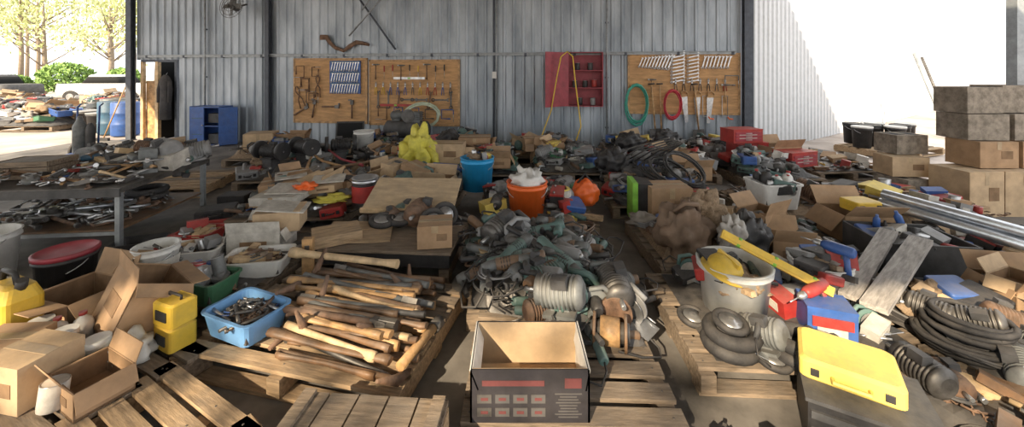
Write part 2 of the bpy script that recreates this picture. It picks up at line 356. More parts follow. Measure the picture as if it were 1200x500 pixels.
# clear spots in the loose piles where a larger thing stands
EXCL=[(.15,3.9,.3),(.15,3.6,.22),(-.42,4.7,.28),(-.42,4.4,.2),(.78,4.15,.24),(-1.55,4.1,.2),(-1.35,5.6,.3),(1.33,2.3,.28),(1.98,2.45,.25),(1.35,3.05,.3),(2.75,4.1,.3),(3.0,2.9,.4),(1.55,3.9,.28),(1.28,4.0,.15),(-2.4,2.6,.17),
 (2.1,2.95,.22),(-2.35,4.0,.34),(-.48,3.0,.22),(3.0,3.35,.28),(1.78,2.9,.2),(3.75,6.1,.35),(4.15,5.6,.3),(-3.1,5.4,.3),(2.3,4.9,.25),(-.9,4.5,.25),(-1.0,5.65,.3),(1.7,2.1,.2)]
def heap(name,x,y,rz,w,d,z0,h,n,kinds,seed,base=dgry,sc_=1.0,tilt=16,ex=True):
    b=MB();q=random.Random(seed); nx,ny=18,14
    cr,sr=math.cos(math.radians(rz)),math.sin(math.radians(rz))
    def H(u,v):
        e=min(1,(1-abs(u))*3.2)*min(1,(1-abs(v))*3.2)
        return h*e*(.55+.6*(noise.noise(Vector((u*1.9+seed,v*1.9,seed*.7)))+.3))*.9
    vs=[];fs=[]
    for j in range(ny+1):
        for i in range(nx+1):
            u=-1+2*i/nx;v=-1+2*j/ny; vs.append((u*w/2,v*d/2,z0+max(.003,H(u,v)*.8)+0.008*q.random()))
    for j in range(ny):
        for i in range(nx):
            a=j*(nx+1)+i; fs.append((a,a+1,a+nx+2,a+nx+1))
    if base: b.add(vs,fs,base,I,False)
    for i in range(n):
        u=q.uniform(-.93,.93);v=q.uniform(-.93,.93)
        lx,ly=u*w/2,v*d/2; gx=x+lx*cr-ly*sr; gy=y+lx*sr+ly*cr
        if ex and any((gx-a)**2+(gy-c)**2<r*r for a,c,r in EXCL): continue
        z=z0+max(.0,H(u,v)*.85)
        k=q.choice(kinds)
        tl=tilt if k not in('can','spray','bottle','jar') else 6
        M=T(lx,ly,z+.004)@R(q.uniform(-tl,tl),q.uniform(-tl,tl),q.uniform(0,360))@S(sc_*q.uniform(.85,1.15))
        item(b,M,k,q)
    return b.fin(name,(x,y,0),rz)

# ---------------------------------------------------------------- room shell
def corr(name,p0,p1,z0,z1,mat,pitch=.2,dep=.028,top=None):
    p0=Vector(p0);p1=Vector(p1);L=(p1-p0).length; n=int(L/pitch); a=math.atan2(p1.y-p0.y,p1.x-p0.x)
    b=MB(); prof=[]
    for i in range(n+1):
        s=i*pitch
        prof+=[(s,0),(s+pitch*.62,0),(s+pitch*.72,-dep),(s+pitch*.88,-dep)]
    prof=[p for p in prof if p[0]<=L]+[(L,0)]
    vs=[(x,y,z0) for x,y in prof]+[(x,y,z1) for x,y in prof]; m=len(prof)
    b.add(vs,[(i,i+1,m+i+1,m+i) for i in range(m-1)],mat)
    vs=[(x,.03,z) for z in (z0,z1) for x in (0,L)]
    b.add(vs,[(0,2,3,1)],mat)
    return b.fin(name,(p0.x,p0.y,0),rot=(0,0,a))
WY=lambda x:8.105-.1343*x
WA=math.degrees(math.atan(-.1343))
corr('wall_back',(-7.85,WY(-7.85)),(4.45,WY(4.45)),0,4.2,wallm)
corr('wall_back_upper',(-9.0,WY(-9)),(-7.85,WY(-7.85)),1.9,4.2,wallm)
corr('wall_right',(4.66,7.6),(18,16.5),0,4.4,wallw,.2)
b=MB(); b.box(I,(0,0,-.05),(16,14,.1),floorm); b.fin('floor',(-2,2.2,0))
b=MB(); b.box(I,(0,0,-.06),(160,160,.1),dirt); b.fin('ground_outside',(0,30,-.012))
b=MB()
for i in range(84):
    x=-11.6+i*.2  # unseen roof; left overhang past the wall added to keep sun off it
    b.add([(x,-3.6,4.25),(x+.12,-3.6,4.25),(x+.12,9.4,4.25),(x,9.4,4.25),(x+.15,-3.6,4.29),(x+.2,-3.6,4.25),(x+.15,9.4,4.29),(x+.2,9.4,4.25)],[(0,1,2,3),(1,4,6,2),(4,5,7,6)],roofm)
b.fin('ceiling')
def wallobj(name,fn,x,z,out=.04):
    b=MB(); fn(b); o=b.fin(name,(x,WY(x)-out,z),WA); return o
for x,w,m in ((-9.05,.14,frame),(-5.48,.1,frame),(4.5,.16,frame)):
    wallobj('steel_column',lambda b:(b.box(I,(0,0,2.1),(w,.02,4.2),m),b.box(I,(0,-.1,2.1),(w,.02,4.2),m),b.box(I,(0,-.05,2.1),(.02,.1,4.2),m),b.box(I,(0,-.1,.01),(w*1.6,.2,.02),m)),x,0,.05)
def railf(b):
    b.box(I,(-.1,0,0),(13.3,.03,.05),railm); b.box(I,(-.1,-.02,.03),(13.3,.06,.012),railm)
    for i in range(14): b.box(I,(-6.5+i,.01,0),(.05,.06,.08),frame)
wallobj('trim_rail',railf,-2.2,1.98,.07)
def conduit(b):
    for i,x in enumerate((0,.06)): 
        b.cyl(I,(x,0,0),(x,0,4.1),.02,railm if i else frame)
        for z in (.4,1.2,2.4,3.2): b.box(I,(x,.015,z),(.06,.02,.02),railm)
    b.box(I,(.02,-.03,1.55),(.09,.06,.14),wht)
wallobj('electrical_conduit',conduit,-.38,0,.06)
for x in (-7.1,1.9): wallobj('metal_downpipe',lambda b:(b.cyl(I,(0,0,0),(0,0,4.1),.022,railm),[b.box(I,(0,.015,z),(.07,.03,.03),frame) for z in (.5,1.5,2.6,3.6)]),x,0,.08)
# doorway left (near-black panels paint in the unlit inside, timber frame)
b=MB()
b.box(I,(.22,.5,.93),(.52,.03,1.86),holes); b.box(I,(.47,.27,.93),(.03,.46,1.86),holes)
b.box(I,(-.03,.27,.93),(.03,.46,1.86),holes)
b.box(I,(-.04,.0,.93),(.08,.08,1.86),hwood3); b.box(I,(.47,0,.93),(.06,.06,1.86),frame); b.box(I,(.02,0,1.88),(1.0,.06,.06),frame); b.box(I,(-.45,0,.93),(.07,.07,1.86),hwood3)
b.box(I,(-.25,.06,.7),(.34,.03,1.4),hwood)
b.fin('door_1',(-8.4,WY(-8.4)+.02,0),WA)
def coat(b):
    b.loft(I,[[(.13*k*math.cos(a)*(1+.12*math.sin(5*a)),.08*k*math.sin(a),z) for a in [2*pi*i/20 for i in range(20)]] for k,z in ((1.05,0),(1,.4),(.9,.7),(1.05,.9),(.7,1.0),(.3,1.05))],dcloth)
    b.tube(I,[(-.1,0,.9),(-.15,-.02,.7),(-.14,-.03,.4)],[.05,.045,.04],dcloth,8); b.tube(I,[(.1,0,.9),(.15,-.02,.7),(.14,-.03,.4)],[.05,.045,.04],dcloth,8)
    b.tube(I,[(0,0,1.03),(0,.05,1.1)],.006,steel,5)
wallobj('hanging_work_jacket',coat,-8.12,.5,.1)
def board(w,h,m):
    def f(b):
        b.box(I,(0,0,0),(w,.02,h),m)
        for sx in(-1,1): b.box(I,(sx*(w/2-.02),-.014,0),(.04,.01,h),hwood)
        for sz in(-1,1): b.box(I,(0,-.014,sz*(h/2-.02)),(w,.01,.04),hwood)
    return f
wallobj('tool_board',board(1.76,1.44,ply),-4.03,1.2)
wallobj('tool_board',board(2.04,1.42,ply),-2.11,1.17)
wallobj('tool_board',board(2.1,1.2,ply),3.35,1.38)
H9=R(90,0,0)
def hang(name,fn,x,z,rot=0,out=.075):
    b=MB(); fn(b,H9@R(0,0,rot)); return b.fin(name,(x,WY(x)-out,z),WA)
def rack(b):
    b.box(I,(0,0,0),(.72,.02,.72),blu)
    for r_ in range(3):
        for i in range(11):
            spanner(b,T(-.3+i*.06,-.012,.23-r_*.24)@H9@R(0,0,90-12),.2,steel)
    for z in (.34,.1,-.14): b.box(I,(0,-.02,z),(.7,.02,.02),drill_b)
wallobj('spanner_rack',rack,-3.66,1.5,.08)
q=random.Random(3)
for i in range(6): hang('g_clamp',lambda b,M:clamp(b,M,q.uniform(.25,.36),rust),-4.72+i*.12 if i<4 else -4.6+(i-4)*.2,1.62-.28*(i%3),q.choice([0,90,180]))
def bigplier(b,M):
    for sg in(1,-1): b.tube(M,[(sg*.06,-.3,.01),(sg*.05,-.1,.01),(-sg*.02,.02,.01),(-sg*.05,.12,.01),(-sg*.01,.2,.01)],.013,rust,5)
hang('blacksmith_tongs',bigplier,-4.3,1.35); hang('blacksmith_tongs',bigplier,-4.75,1.1,20)
for i in range(9): hang('claw_hammer' if i%3==0 else 'screwdriver',(lambda b,M:hammer(b,M,.34,hwood2)) if i%3==0 else (lambda b,M:driver(b,M,.3,q.choice([red,yel,blk]))),-2.95+i*.19,1.62-.02*(i%2),90 if i%3==0 else -90)
for i in range(11): hang('pliers',lambda b,M:pliers(b,M,.3,q.choice([red,blu,blk,yel,steeld])),-2.95+i*.165,1.3,90)
for i in range(8): hang('spanner',lambda b,M:spanner(b,M,.36,q.choice([steeld,steeld,rust])),-2.9+i*.23,1.02,q.choice([90,80,0]))
for i in range(5): hang('g_clamp',lambda b,M:clamp(b,M,.32,q.choice([rust,blu,steeld])),-2.8+i*.36,.72,q.choice([0,90]))
for x,z,r_ in ((-4.7,.75,30),(-4.4,.8,80),(-4.0,.85,0),(-3.5,.8,90)): hang('pipe_wrench',lambda b,M:(b.tube(M,[(-.2,0,.01),(.1,0,.01)],[.02,.016],rust,6),b.box(M,(.15,0,.01),(.1,.07,.03),steeld),b.box(M,(.2,.05,.01),(.03,.06,.03),steeld)),x,z,r_)
def level(b,M): b.box(M,(0,0,.012),(.7,.05,.022),q.choice([yel,red,steel])); b.box(M,(0,0,.02),(.06,.03,.022),lgrn)
hang('spirit_level',level,-2.2,1.48); hang('spirit_level',level,-2.5,.9)
def handsaw(b,M):
    n=18; pts=[(0,.0),(.0,.12),(.5,.05)]+[(.5-.5*i/n,(-.0 if i%2 else -.008)) for i in range(n)]
    b.poly(M,pts,0,.003,steel)
    b.tube(M,[(-.02,.0,.002),(-.1,.02,.002),(-.12,.08,.002),(-.07,.13,.002),(-.0,.12,.002)],[.014]*5,hwood,6); b.box(M,(-.02,.06,.002),(.05,.13,.02),hwood)
def wav(b,M): b.tube(M,[(-.65,.2,0),(-.5,.2,0),(-.42,.08,0),(-.3,-.03,0),(-.1,-.1,0),(.05,0,0),(.2,.08,0),(.36,.06,0),(.5,.02,0)],[.06,.06,.045,.04,.04,.05,.05,.04,.03],rust,8,flat=.4)
hang('rusty_iron_bracket',wav,-3.6,2.18)
def brace(b,M):
    b.cyl(M,(-.45,.9,0),(.45,-.3,0),.022,frame); b.cyl(M,(.3,.95,.03),(-.6,.0,.03),.018,railm); b.cyl(M,(.0,.95,.03),(-.3,.55,.03),.015,railm)
hang('wall_bracing_rod',brace,-2.95,2.4,0,.1)
for i in range(10): hang('spanner',lambda b,M:spanner(b,M,.2+.012*i,steel),2.55+i*.062,1.8,68)
for i in range(9): hang('spanner',lambda b,M:spanner(b,M,.26,steel),3.24,1.98-i*.068,12)
for i in range(9): hang('spanner',lambda b,M:spanner(b,M,.22,steel),3.52,1.98-i*.068,12)
for i in range(8): hang('spanner',lambda b,M:spanner(b,M,.24,steel),3.72+i*.065,1.8,75)
for i in range(7): hang('pliers',lambda b,M:pliers(b,M,.26,q.choice([red,blk,steeld])),3.2+i*.15,1.4,90)
for i in range(3): hang('hand_saw',handsaw,3.3+i*.24,1.12,-80-5*i)
hang('hammer',lambda b,M:hammer(b,M,.36),4.1,1.2,90); hang('hammer',lambda b,M:hammer(b,M,.36),2.75,1.3,90); hang('g_clamp',lambda b,M:clamp(b,M,.3,cast),4.22,1.45,90)
hang('hose_coil',lambda b,M:coil(b,M@Matrix.Diagonal((.8,1.45,1,1)),.26,.014,5,mk('hose_green',(.04,.3,.22),.4,dust=.2),3),2.45,.98,0,.1)
hang('hose_coil',lambda b,M:coil(b,M@Matrix.Diagonal((.75,1.35,1,1)),.2,.013,5,mk('hose_red',(.5,.03,.05),.4,dust=.15),5),3.12,.98,0,.1)
hang('hose_coil',lambda b,M:coil(b,M@Matrix.Diagonal((1.5,1,1,1)),.24,.014,5,mk('hose_pale',(.5,.56,.42),.4,dust=.15),8),-1.85,.72,0,.3)
def shovel(b,M):
    b.tube(M,[(0,.75,.02),(0,-.1,.02)],.016,hwood,8); b.tube(M,[(-.06,.78,.02),(.06,.78,.02)],.014,blk,6)
    b.poly(M,[(-.1,-.1),(.1,-.1),(.11,-.3),(.05,-.42),(0,-.45),(-.05,-.42),(-.11,-.3)],0,.012,steeld)
for x in (2.8,2.92,3.6): hang('shovel',shovel,x,.6,q.uniform(-6,6),.1)
for x in (3.8,4.15): hang('hacksaw',lambda b,M:(b.tube(M,[(-.2,0,0),(-.2,.1,0),(.2,.1,0),(.2,0,0)],.007,steel,5),b.box(M,(0,0,0),(.4,.012,.002),steeld),b.tube(M,[(-.2,0,0),(-.24,-.03,0),(-.25,-.1,0)],.014,org,6)),x,.95,90)
def cab(b):
    w,d,h=.66,.3,1.05
    b.box(I,(0,d/2-.01,0),(w,.015,h),dred)
    for sx in(-1,1): b.box(I,(sx*w/2,0,0),(.02,d,h),dred)
    for z in(-h/2,-.17,.17,h/2): b.box(I,(0,0,z),(w,d,.015),dred)
    for x_,z_,m in ((-.2,-.1,dgry),(0,-.1,blk),(.18,-.08,red),(-.15,.25,blk),(.1,.25,dgry),(-.1,-.44,blk),(.15,-.44,gry)): can(b,T(x_,0,z_-.07),.05,.14,m)
    Md=T(-w/2,-d/2,0)@R(0,0,-140)
    b.box(Md,(.28,0,0),(.56,.02,h),dred); b.box(Md,(.28,-.012,0),(.5,.008,h*.92),dred); b.cyl(Md,(.52,-.02,0),(.52,-.04,0),.02,steel)
wallobj('red_wall_cabinet',cab,1.45,1.47,.2)
def drape(b):
    b.tube(I,[(0,0,2.0),(-.12,-.04,1.9),(-.2,-.05,1.5),(-.3,-.05,.9),(-.5,-.15,.35),(-.7,-.4,.12)],.012,yel,6)
    b.tube(I,[(0,0,2.0),(.1,-.04,1.9),(.14,-.05,1.5),(.2,-.06,1.0),(.25,-.08,.6),(.1,-.3,.2)],.012,yel,6)
wallobj('yellow_air_hose',drape,1.05,0,.6)
def fan(b):
    M=R(78,0,0)
    for r_ in (.06,.14,.22,.28): b.ring(M,r_,.006,steeld,24,4,z=.1-.25*r_)
    for i in range(16): 
        a=2*pi*i/16; b.tube(M,[(0,0,.1),(.16*math.cos(a),.16*math.sin(a),.08),(.28*math.cos(a),.28*math.sin(a),.0)],.004,steeld,4)
    for i in range(4): b.box(M@R(0,0,90*i)@T(.12,0,.0)@R(25,0,0),(0,0,0),(.2,.12,.006),cast)
    b.lathe(M@T(0,0,-.15),[(.05,0),(.08,.02),(.08,.14),(.04,.16)],dgry,14); b.cyl(I,(0,.1,0),(0,.38,.1),.02,dgry)
wallobj('wall_fan',fan,-6.1,3.05,.45)
def bcab(b):
    w,d,h=.72,.35,.86
    b.box(I,(0,d/2,h/2),(w,.02,h),blu)
    for sx in (-1,1): b.box(I,(sx*w/2,0,h/2),(.02,d,h),blu)
    for z in (.02,.43,.84): b.box(I,(0,0,z),(w,d,.02),blu)
    b.box(I,(-.17,-d/2,h/2),(.33,.02,h*.95),blu); b.box(T(.35,-d/2,0)@R(0,0,40),(.17,0,h/2),(.34,.02,h*.95),blu)
    for z in (.2,.65): b.box(I,(.15,0,z-.05),(.25,.2,.2),dgry); 
    for z in (.25,.6): b.box(I,(-.17,-d/2-.012,z),(.25,.006,.02),drill_b); b.cyl(I,(-.03,-d/2-.01,.45),(-.03,-d/2-.03,.45),.015,steel)
wallobj('blue_steel_locker',bcab,-6.7,0,.35)

# ---------------------------------------------------------------- outside left
def barrel(x,y,m):
    b=MB(); r=.28;h=.85
    b.lathe(I,[(r*.93,0),(r,.03),(r,.27),(r*1.04,.29),(r,.31),(r,.55),(r*1.04,.57),(r,.59),(r,h-.03),(r*.95,h),(r*.9,h-.02)],m,24); b.cyl(I,(.14,0,h-.02),(.14,0,h+.01),.04,blk)
    b.fin('plastic_barrel',(x,y,0))
barrel(-9.9,9.95,blu); barrel(-10.5,10.2,drill_b); barrel(-11.6,11.3,cast)
for i,(x,y,m) in enumerate([(-12.2,11.2,blk),(-12.9,11.6,dgry),(-11.2,10.6,blk),(-13.8,12.1,grn),(-14.6,12.4,blk),(-10.9,11.2,blk)]):
    b=MB(); bucket(b,I,.3,.5,m,None if i%2 else gry); b.fin('plastic_tub',(x,y,0))
YARD=['disc','motor','motor','pipe','block','case','carton','battery','tray','cloth']
for i,(x,y) in enumerate([(-13.3,11.2),(-16.5,13.6),(-18.5,14.8),(-21,16.5),(-24,18),(-19,18),(-15.5,15)]):
    pallet(x,y,15*i,1.6,1.3); heap('salvage_pile',x,y,15*i,1.6,1.3,.14,.4,40,YARD,40+i,dgry,1.6)
def ute(name,x,y,rz,m):
    b=MB()
    b.loft(I,[b.rr(4.2,1.7,.2,.35),b.rr(4.4,1.75,.25,.6),b.rr(4.3,1.7,.25,.95),b.rr(4.1,1.6,.25,1.0)],m)
    b.loft(T(-.1,0,0),[b.rr(2.0,1.5,.2,.98),b.rr(1.4,1.3,.2,1.45),b.rr(1.2,1.2,.2,1.5)],m); b.loft(T(-.1,0,0),[b.rr(1.95,1.52,.2,1.03),b.rr(1.5,1.35,.2,1.38)],holes)
    for sx in(-1.35,1.35):
        for sy in(-.85,.85): b.cyl(I,(sx,sy-.1,.33),(sx,sy+.1,.33),.33,blk2,n=20); b.cyl(I,(sx,sy-.11,.33),(sx,sy+.11,.33),.17,steel,n=14)
    b.fin(name,(x,y,0),rz)
ute('parked_car',-22,21.5,10,wht); ute('parked_car',-28,21,-10,dgry)
b=MB()
for sx in(-.16,.16): b.tube(I,[(sx,0,.1),(sx,.05,.95),(sx,.15,1.0)],.015,blu,6)
b.box(I,(0,-.1,.08),(.4,.35,.03),blu); b.lathe(T(-.05,-.1,.1),[(.1,0),(.1,.5),(.05,.6),(.03,.68)],cast,14); b.lathe(T(.11,-.12,.1),[(.07,0),(.07,.45),(.03,.55)],dgry,14)
for sx in(-.22,.22): b.cyl(I,(sx-.02,.05,.12),(sx+.02,.05,.12),.12,blk2,n=16)
b.fin('gas_bottle_trolley',(-8.1,7.4,0),20)
b=MB(); b.cyl(I,(0,0,0),(.25,.4,1.5),.014,hwood); b.box(T(.0,0,.03),(0,0,0),(.3,.06,.08),blk2); b.fin('broom',(-9.6,9.1,0),0)
def tree(x,y,h,w,n,m,seed,name='gum_tree'):
    q=random.Random(seed); b=MB()
    b.tube(I,[(0,0,0),(.1,0,h*.3),(-.1,.1,h*.6),(0,0,h*.85)],[.18,.14,.1,.04],bark,8)
    cl=[]
    for i in range(9):
        a=q.uniform(0,2*pi);z=h*q.uniform(.35,.8); e=(w*.4*math.cos(a),w*.4*math.sin(a),z+h*.12); b.tube(I,[(0,0,z-.1*h),(e[0]*.5,e[1]*.5,z),e],[.06,.04,.02],bark,5); cl.append(e)
    cl.append((0,0,h*.9))
    vs=[];fs=[]
    for i in range(n):
        c=Vector(q.choice(cl))+Vector((q.gauss(0,w*.15),q.gauss(0,w*.15),q.gauss(0,h*.07)))
        M=T(*c)@R(q.uniform(0,360),q.uniform(0,360),0); s=q.uniform(.08,.2)*(w/3)**.4
        o=len(vs); vs+=[(M@Vector(p))[:] for p in((-s,0,0),(0,-s*.4,0),(s,0,0),(0,s*.4,0))]; fs.append((o,o+1,o+2,o+3))
    b.add(vs,fs,m); return b.fin(name,(x,y,0))
for i,(x,y,h,w) in enumerate([(-38,30,10,6),(-35,29,8,5),(-44,36,11,7),(-31,30,9,5),(-29,28,7.5,4),(-50,40,12,8),(-38,39,11,7),(-33,36,10,6)]): tree(x,y,h,w,900,leaf2,i)
def shrub(x,y,w,h,seed):
    q=random.Random(seed);b=MB(); b.cyl(I,(0,0,0),(0,0,h*.5),.08,bark)
    vs=[];fs=[]
    for i in range(1800):
        v=Vector((q.gauss(0,1),q.gauss(0,1),q.gauss(0,1))).normalized()*q.uniform(.7,1)
        M=T(v.x*w/2,v.y*w/2,h*.55+v.z*h*.42)@R(q.uniform(0,360),q.uniform(0,360),0);s=.13;o=len(vs)
        vs+=[(M@Vector(p))[:] for p in((-s,0,0),(0,-s*.5,0),(s,0,0),(0,s*.5,0))]; fs.append((o,o+1,o+2,o+3))
    b.add(vs,fs,leaf); b.fin('garden_shrub',(x,y,0))
shrub(-27.5,24,2.6,2.3,1); shrub(-24.2,24.3,1.9,2.0,2); shrub(-30.5,23.8,1.6,1.5,4)
b=MB(); b.box(I,(0,0,1),(9,5,2),wallw); b.add([(-4.8,-2.8,1.9),(4.8,-2.8,1.9),(4.8,0,3.2),(-4.8,0,3.2),(4.8,2.8,1.9),(-4.8,2.8,1.9)],[(0,1,2,3),(3,2,4,5)],roofred); b.box(I,(1,-2.52,1),(1.2,.04,1),holes); b.box(I,(-2,-2.52,.9),(.9,.04,1.8),holes); b.fin('farm_house',(-43,24.5,0),12)

# ---------------------------------------------------------------- left bench
b=MB()
w,d,h=1.6,1.15,.6
b.box(I,(0,0,h-.02),(w,d,.045),steeld)
for sx in(-1,1):
    for sy in(-1,1): b.box(I,(sx*(w/2-.04),sy*(d/2-.04),(h-.04)/2),(.04,.04,h-.04),railm)
for sy in (-1,1): b.box(I,(0,sy*(d/2-.04),.2),(w-.08,.03,.03),railm)
b.box(I,(0,0,.22),(w-.1,d-.08,.02),hwood2)
b.box(I,(0,-d/2,h-.04),(w,.02,.07),dgry); b.box(I,(0,d/2,h-.04),(w,.02,.07),dgry)
b.fin('steel_workbench',(-4.25,3.85,0),6)
heap('spanner_pile',-4.25,3.85,6,1.5,1.05,.603,.09,160,['spanner','spanner','spanner','pliers','ubolt','disc','driver','hammer'],5,None)
heap('spanner_pile',-4.25,3.8,6,1.35,.9,.232,.06,110,['spanner','spanner','disc','clamp','pipe','ubolt'],6,None)
b=MB(); 
for i in range(3): 
    b.box(I,(0,-.16,.03+i*.055),(.44,.018,.048),pwood); b.box(I,(0,.16,.03+i*.055),(.44,.018,.048),pwood); b.box(I,(-.22,0,.03+i*.055),(.018,.32,.048),pwood); b.box(I,(.22,0,.03+i*.055),(.018,.32,.048),pwood)
b.box(I,(0,0,.01),(.44,.32,.015),pwood); b.box(I,(0,0,.15),(.4,.28,.02),gcloth); b.fin('timber_crate',(-4.6,3.75,.605),12)
heap('bench_junk',-4.05,4.2,6,1.2,.4,.6,.18,50,['motor','disc','can','clamp','block','sbox','drill'],8,None)
b=MB(); b.box(I,(0,0,.02),(.14,.14,.04),cast); b.box(I,(0,0,.09),(.07,.12,.12),cast); b.box(I,(.0,-.05,.19),(.14,.05,.1),cast); b.box(I,(.0,.05,.19),(.14,.07,.1),cast); b.cyl(I,(0,-.2,.15),(0,.1,.15),.02,steel); b.cyl(I,(-.12,-.2,.15),(.12,-.2,.15),.008,steel)
b.lathe(T(0,.1,.08),[(.05,0),(.06,.1),(.04,.14)],cast,12); b.fin('bench_vise',(-3.65,3.9,.6),40)
def stack(name,x,y,z,r,n,m):
    b=MB()
    for i in range(n): b.ring(T(0.01*(i%2),0,.035+i*.062),r,.035,m,20,8)
    b.fin(name,(x,y,z))
stack('tyre_stack',-3.95,4.2,.235,.15,2,blk2)
# ---------------------------------------------------------------- near left
b=MB(); bucket(b,I,.2,.36,wht); b.fin('white_bucket',(-4.1,3.0,0),0)
b=MB(); bucket(b,I,.16,.35,blk,dred); b.fin('lidded_drum',(-3.12,2.72,0),0)
pallet(-2.35,1.9,-24,1.2,.95)
b=MB(); 
b.loft(I,[b.rr(.3,.16,.03,0),b.rr(.3,.16,.03,.24),b.rr(.24,.12,.03,.3),b.rr(.1,.08,.02,.31)],yel,smooth=False); b.tube(I,[(-.1,0,.29),(-.08,0,.36),(.04,0,.36),(.07,0,.3)],.014,blk,6); b.cyl(I,(.1,0,.28),(.12,0,.34),.025,blk); b.box(I,(0,-.082,.13),(.16,.004,.14),blk)
b.fin('jerry_can',(-2.76,2.14,.14),-20)
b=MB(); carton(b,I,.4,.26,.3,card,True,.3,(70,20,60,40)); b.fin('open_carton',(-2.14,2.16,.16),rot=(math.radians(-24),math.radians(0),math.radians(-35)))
b=MB(); carton(b,I,.25,.23,.2,card2,False); b.fin('small_carton',(-2.2,1.78,.14),-10,bevel=.004)
b=MB(); carton(b,I,.26,.2,.12,card,True,.4,(60,70,60,70)); b.fin('open_carton',(-1.9,1.76,.14),-25)
b=MB(); carton(b,I,.25,.22,.17,card,False); b.fin('small_carton',(-2.48,1.9,.14),5,bevel=.004)
b=MB()
for i in (0,1):
    M=T(0,0,i*.125)@R(0,0,4*i); b.loft(M,[b.rr(.17,.13,.02,0),b.rr(.17,.13,.02,.11),b.rr(.15,.11,.02,.12)],yel,smooth=False); b.box(M,(0,-.067,.055),(.09,.006,.05),blk); b.tube(M,[(-.05,0,.12),(-.05,0,.14),(.05,0,.14),(.05,0,.12)],.007,blk,5) if i else None
b.fin('yellow_tool_case',(-1.82,2.1,.14),-25)
for i,(x,y) in enumerate([(-2.28,1.98),(-2.4,2.05),(-2.05,1.92),(-2.32,2.1),(-2.5,2.06)]):
    b=MB(); (bottle(b,I,.17,wht,red) if i%2 else b.lathe(I,[(.045,0),(.05,.01),(.05,.12),(.052,.12),(.052,.15)],trans,16)); b.fin('plastic_bottle' if i%2 else 'plastic_jar',(x,y,.14),i*30)
b=MB(); b.blob(I,(.1,.09,.08),trans,4,.3); b.fin('plastic_bag',(-1.95,1.98,.14))
heap('assorted_hand_tools',-2.35,1.9,-24,1.1,.85,.14,.03,26,['disc','can','jar','sbox','coil'],14,None,.8)
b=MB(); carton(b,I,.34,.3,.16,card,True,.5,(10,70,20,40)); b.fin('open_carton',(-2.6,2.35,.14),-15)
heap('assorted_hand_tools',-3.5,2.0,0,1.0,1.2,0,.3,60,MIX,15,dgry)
# trays
pallet(-2.25,2.95,-6,1.12,1.0)
b=MB(); bucket(b,I,.125,.3,trans,None,.88,paper); b.fin('paint_bucket',(-2.4,2.62,.14),0)
heap('bucket_offcuts',-2.4,2.62,0,.16,.16,.33,.1,8,['block','pipe','driver'],3,None,.5,60,False)
def filled(name,x,y,z,rz,w,d,h,mat,kinds,seed,n=26,s=.6):
    b=MB(); tub(b,I,w,d,h,mat); q=random.Random(seed)
    b.box(I,(0,0,h*.38),(w*.84,d*.84,h*.5),steeld)
    for i in range(n): item(b,T(q.uniform(-.3,.3)*w,q.uniform(-.3,.3)*d,h*.62+q.uniform(0,.03))@R(q.uniform(-15,15),q.uniform(-15,15),q.uniform(0,360))@S(s),q.choice(kinds),q)
    return b.fin(name,(x,y,z),rz)
filled('green_parts_tub',-2.0,2.54,.14,-12,.34,.24,.14,grn,['disc','jar','can'],1,14,.8)
filled('blue_parts_tub',-1.5,2.2,.15,-22,.38,.27,.13,lblu,['pipe','clamp','pliers','chain','ubolt'],2,40,.5)
filled('white_parts_tray',-1.86,2.85,.15,10,.42,.28,.12,wht,['block','pipe','spanner','clamp'],3,26,.6)
filled('white_parts_tray',-2.45,2.98,.15,15,.4,.26,.12,wht,['pipe','driver','can','sbox'],4,24,.5)
b=MB(); carton(b,I,.4,.3,.2,paper,True,.3,(80,40,75,60)); b.fin('open_carton',(-2.05,3.2,.14),6)
filled('red_parts_tub',-2.65,3.3,.15,0,.3,.25,.12,red,SMALL,5)
b=MB(); b.box(I,(0,0,.08),(.34,.26,.16),card2); b.box(R(0,8,0),(0,0,.17),(.36,.27,.01),paper); b.fin('small_carton',(-1.95,3.28,.3),15)
heap('assorted_hand_tools',-2.25,2.95,-6,1.05,.9,.14,.05,50,SMALL+['can','sbox','jar'],16,dgry,.8)
b=MB(); toolcase(b,I,.36,.26,.11,red); toolcase(b,T(-.02,.0,.11)@R(0,0,12),.34,.25,.09,blk); b.fin('socket_set_case',(-3.05,4.05,0),15)
b=MB(); toolcase(b,I,.36,.26,.12,red); b.fin('socket_set_case',(-2.95,3.6,0),-12)
b=MB(); toolcase(b,I,.3,.22,.2,blk); b.fin('socket_set_case',(-3.2,4.5,0),5)
b=MB(); tub(b,I,.36,.22,.12,blk); b.fin('black_parts_tub',(-3.3,3.45,0),20)

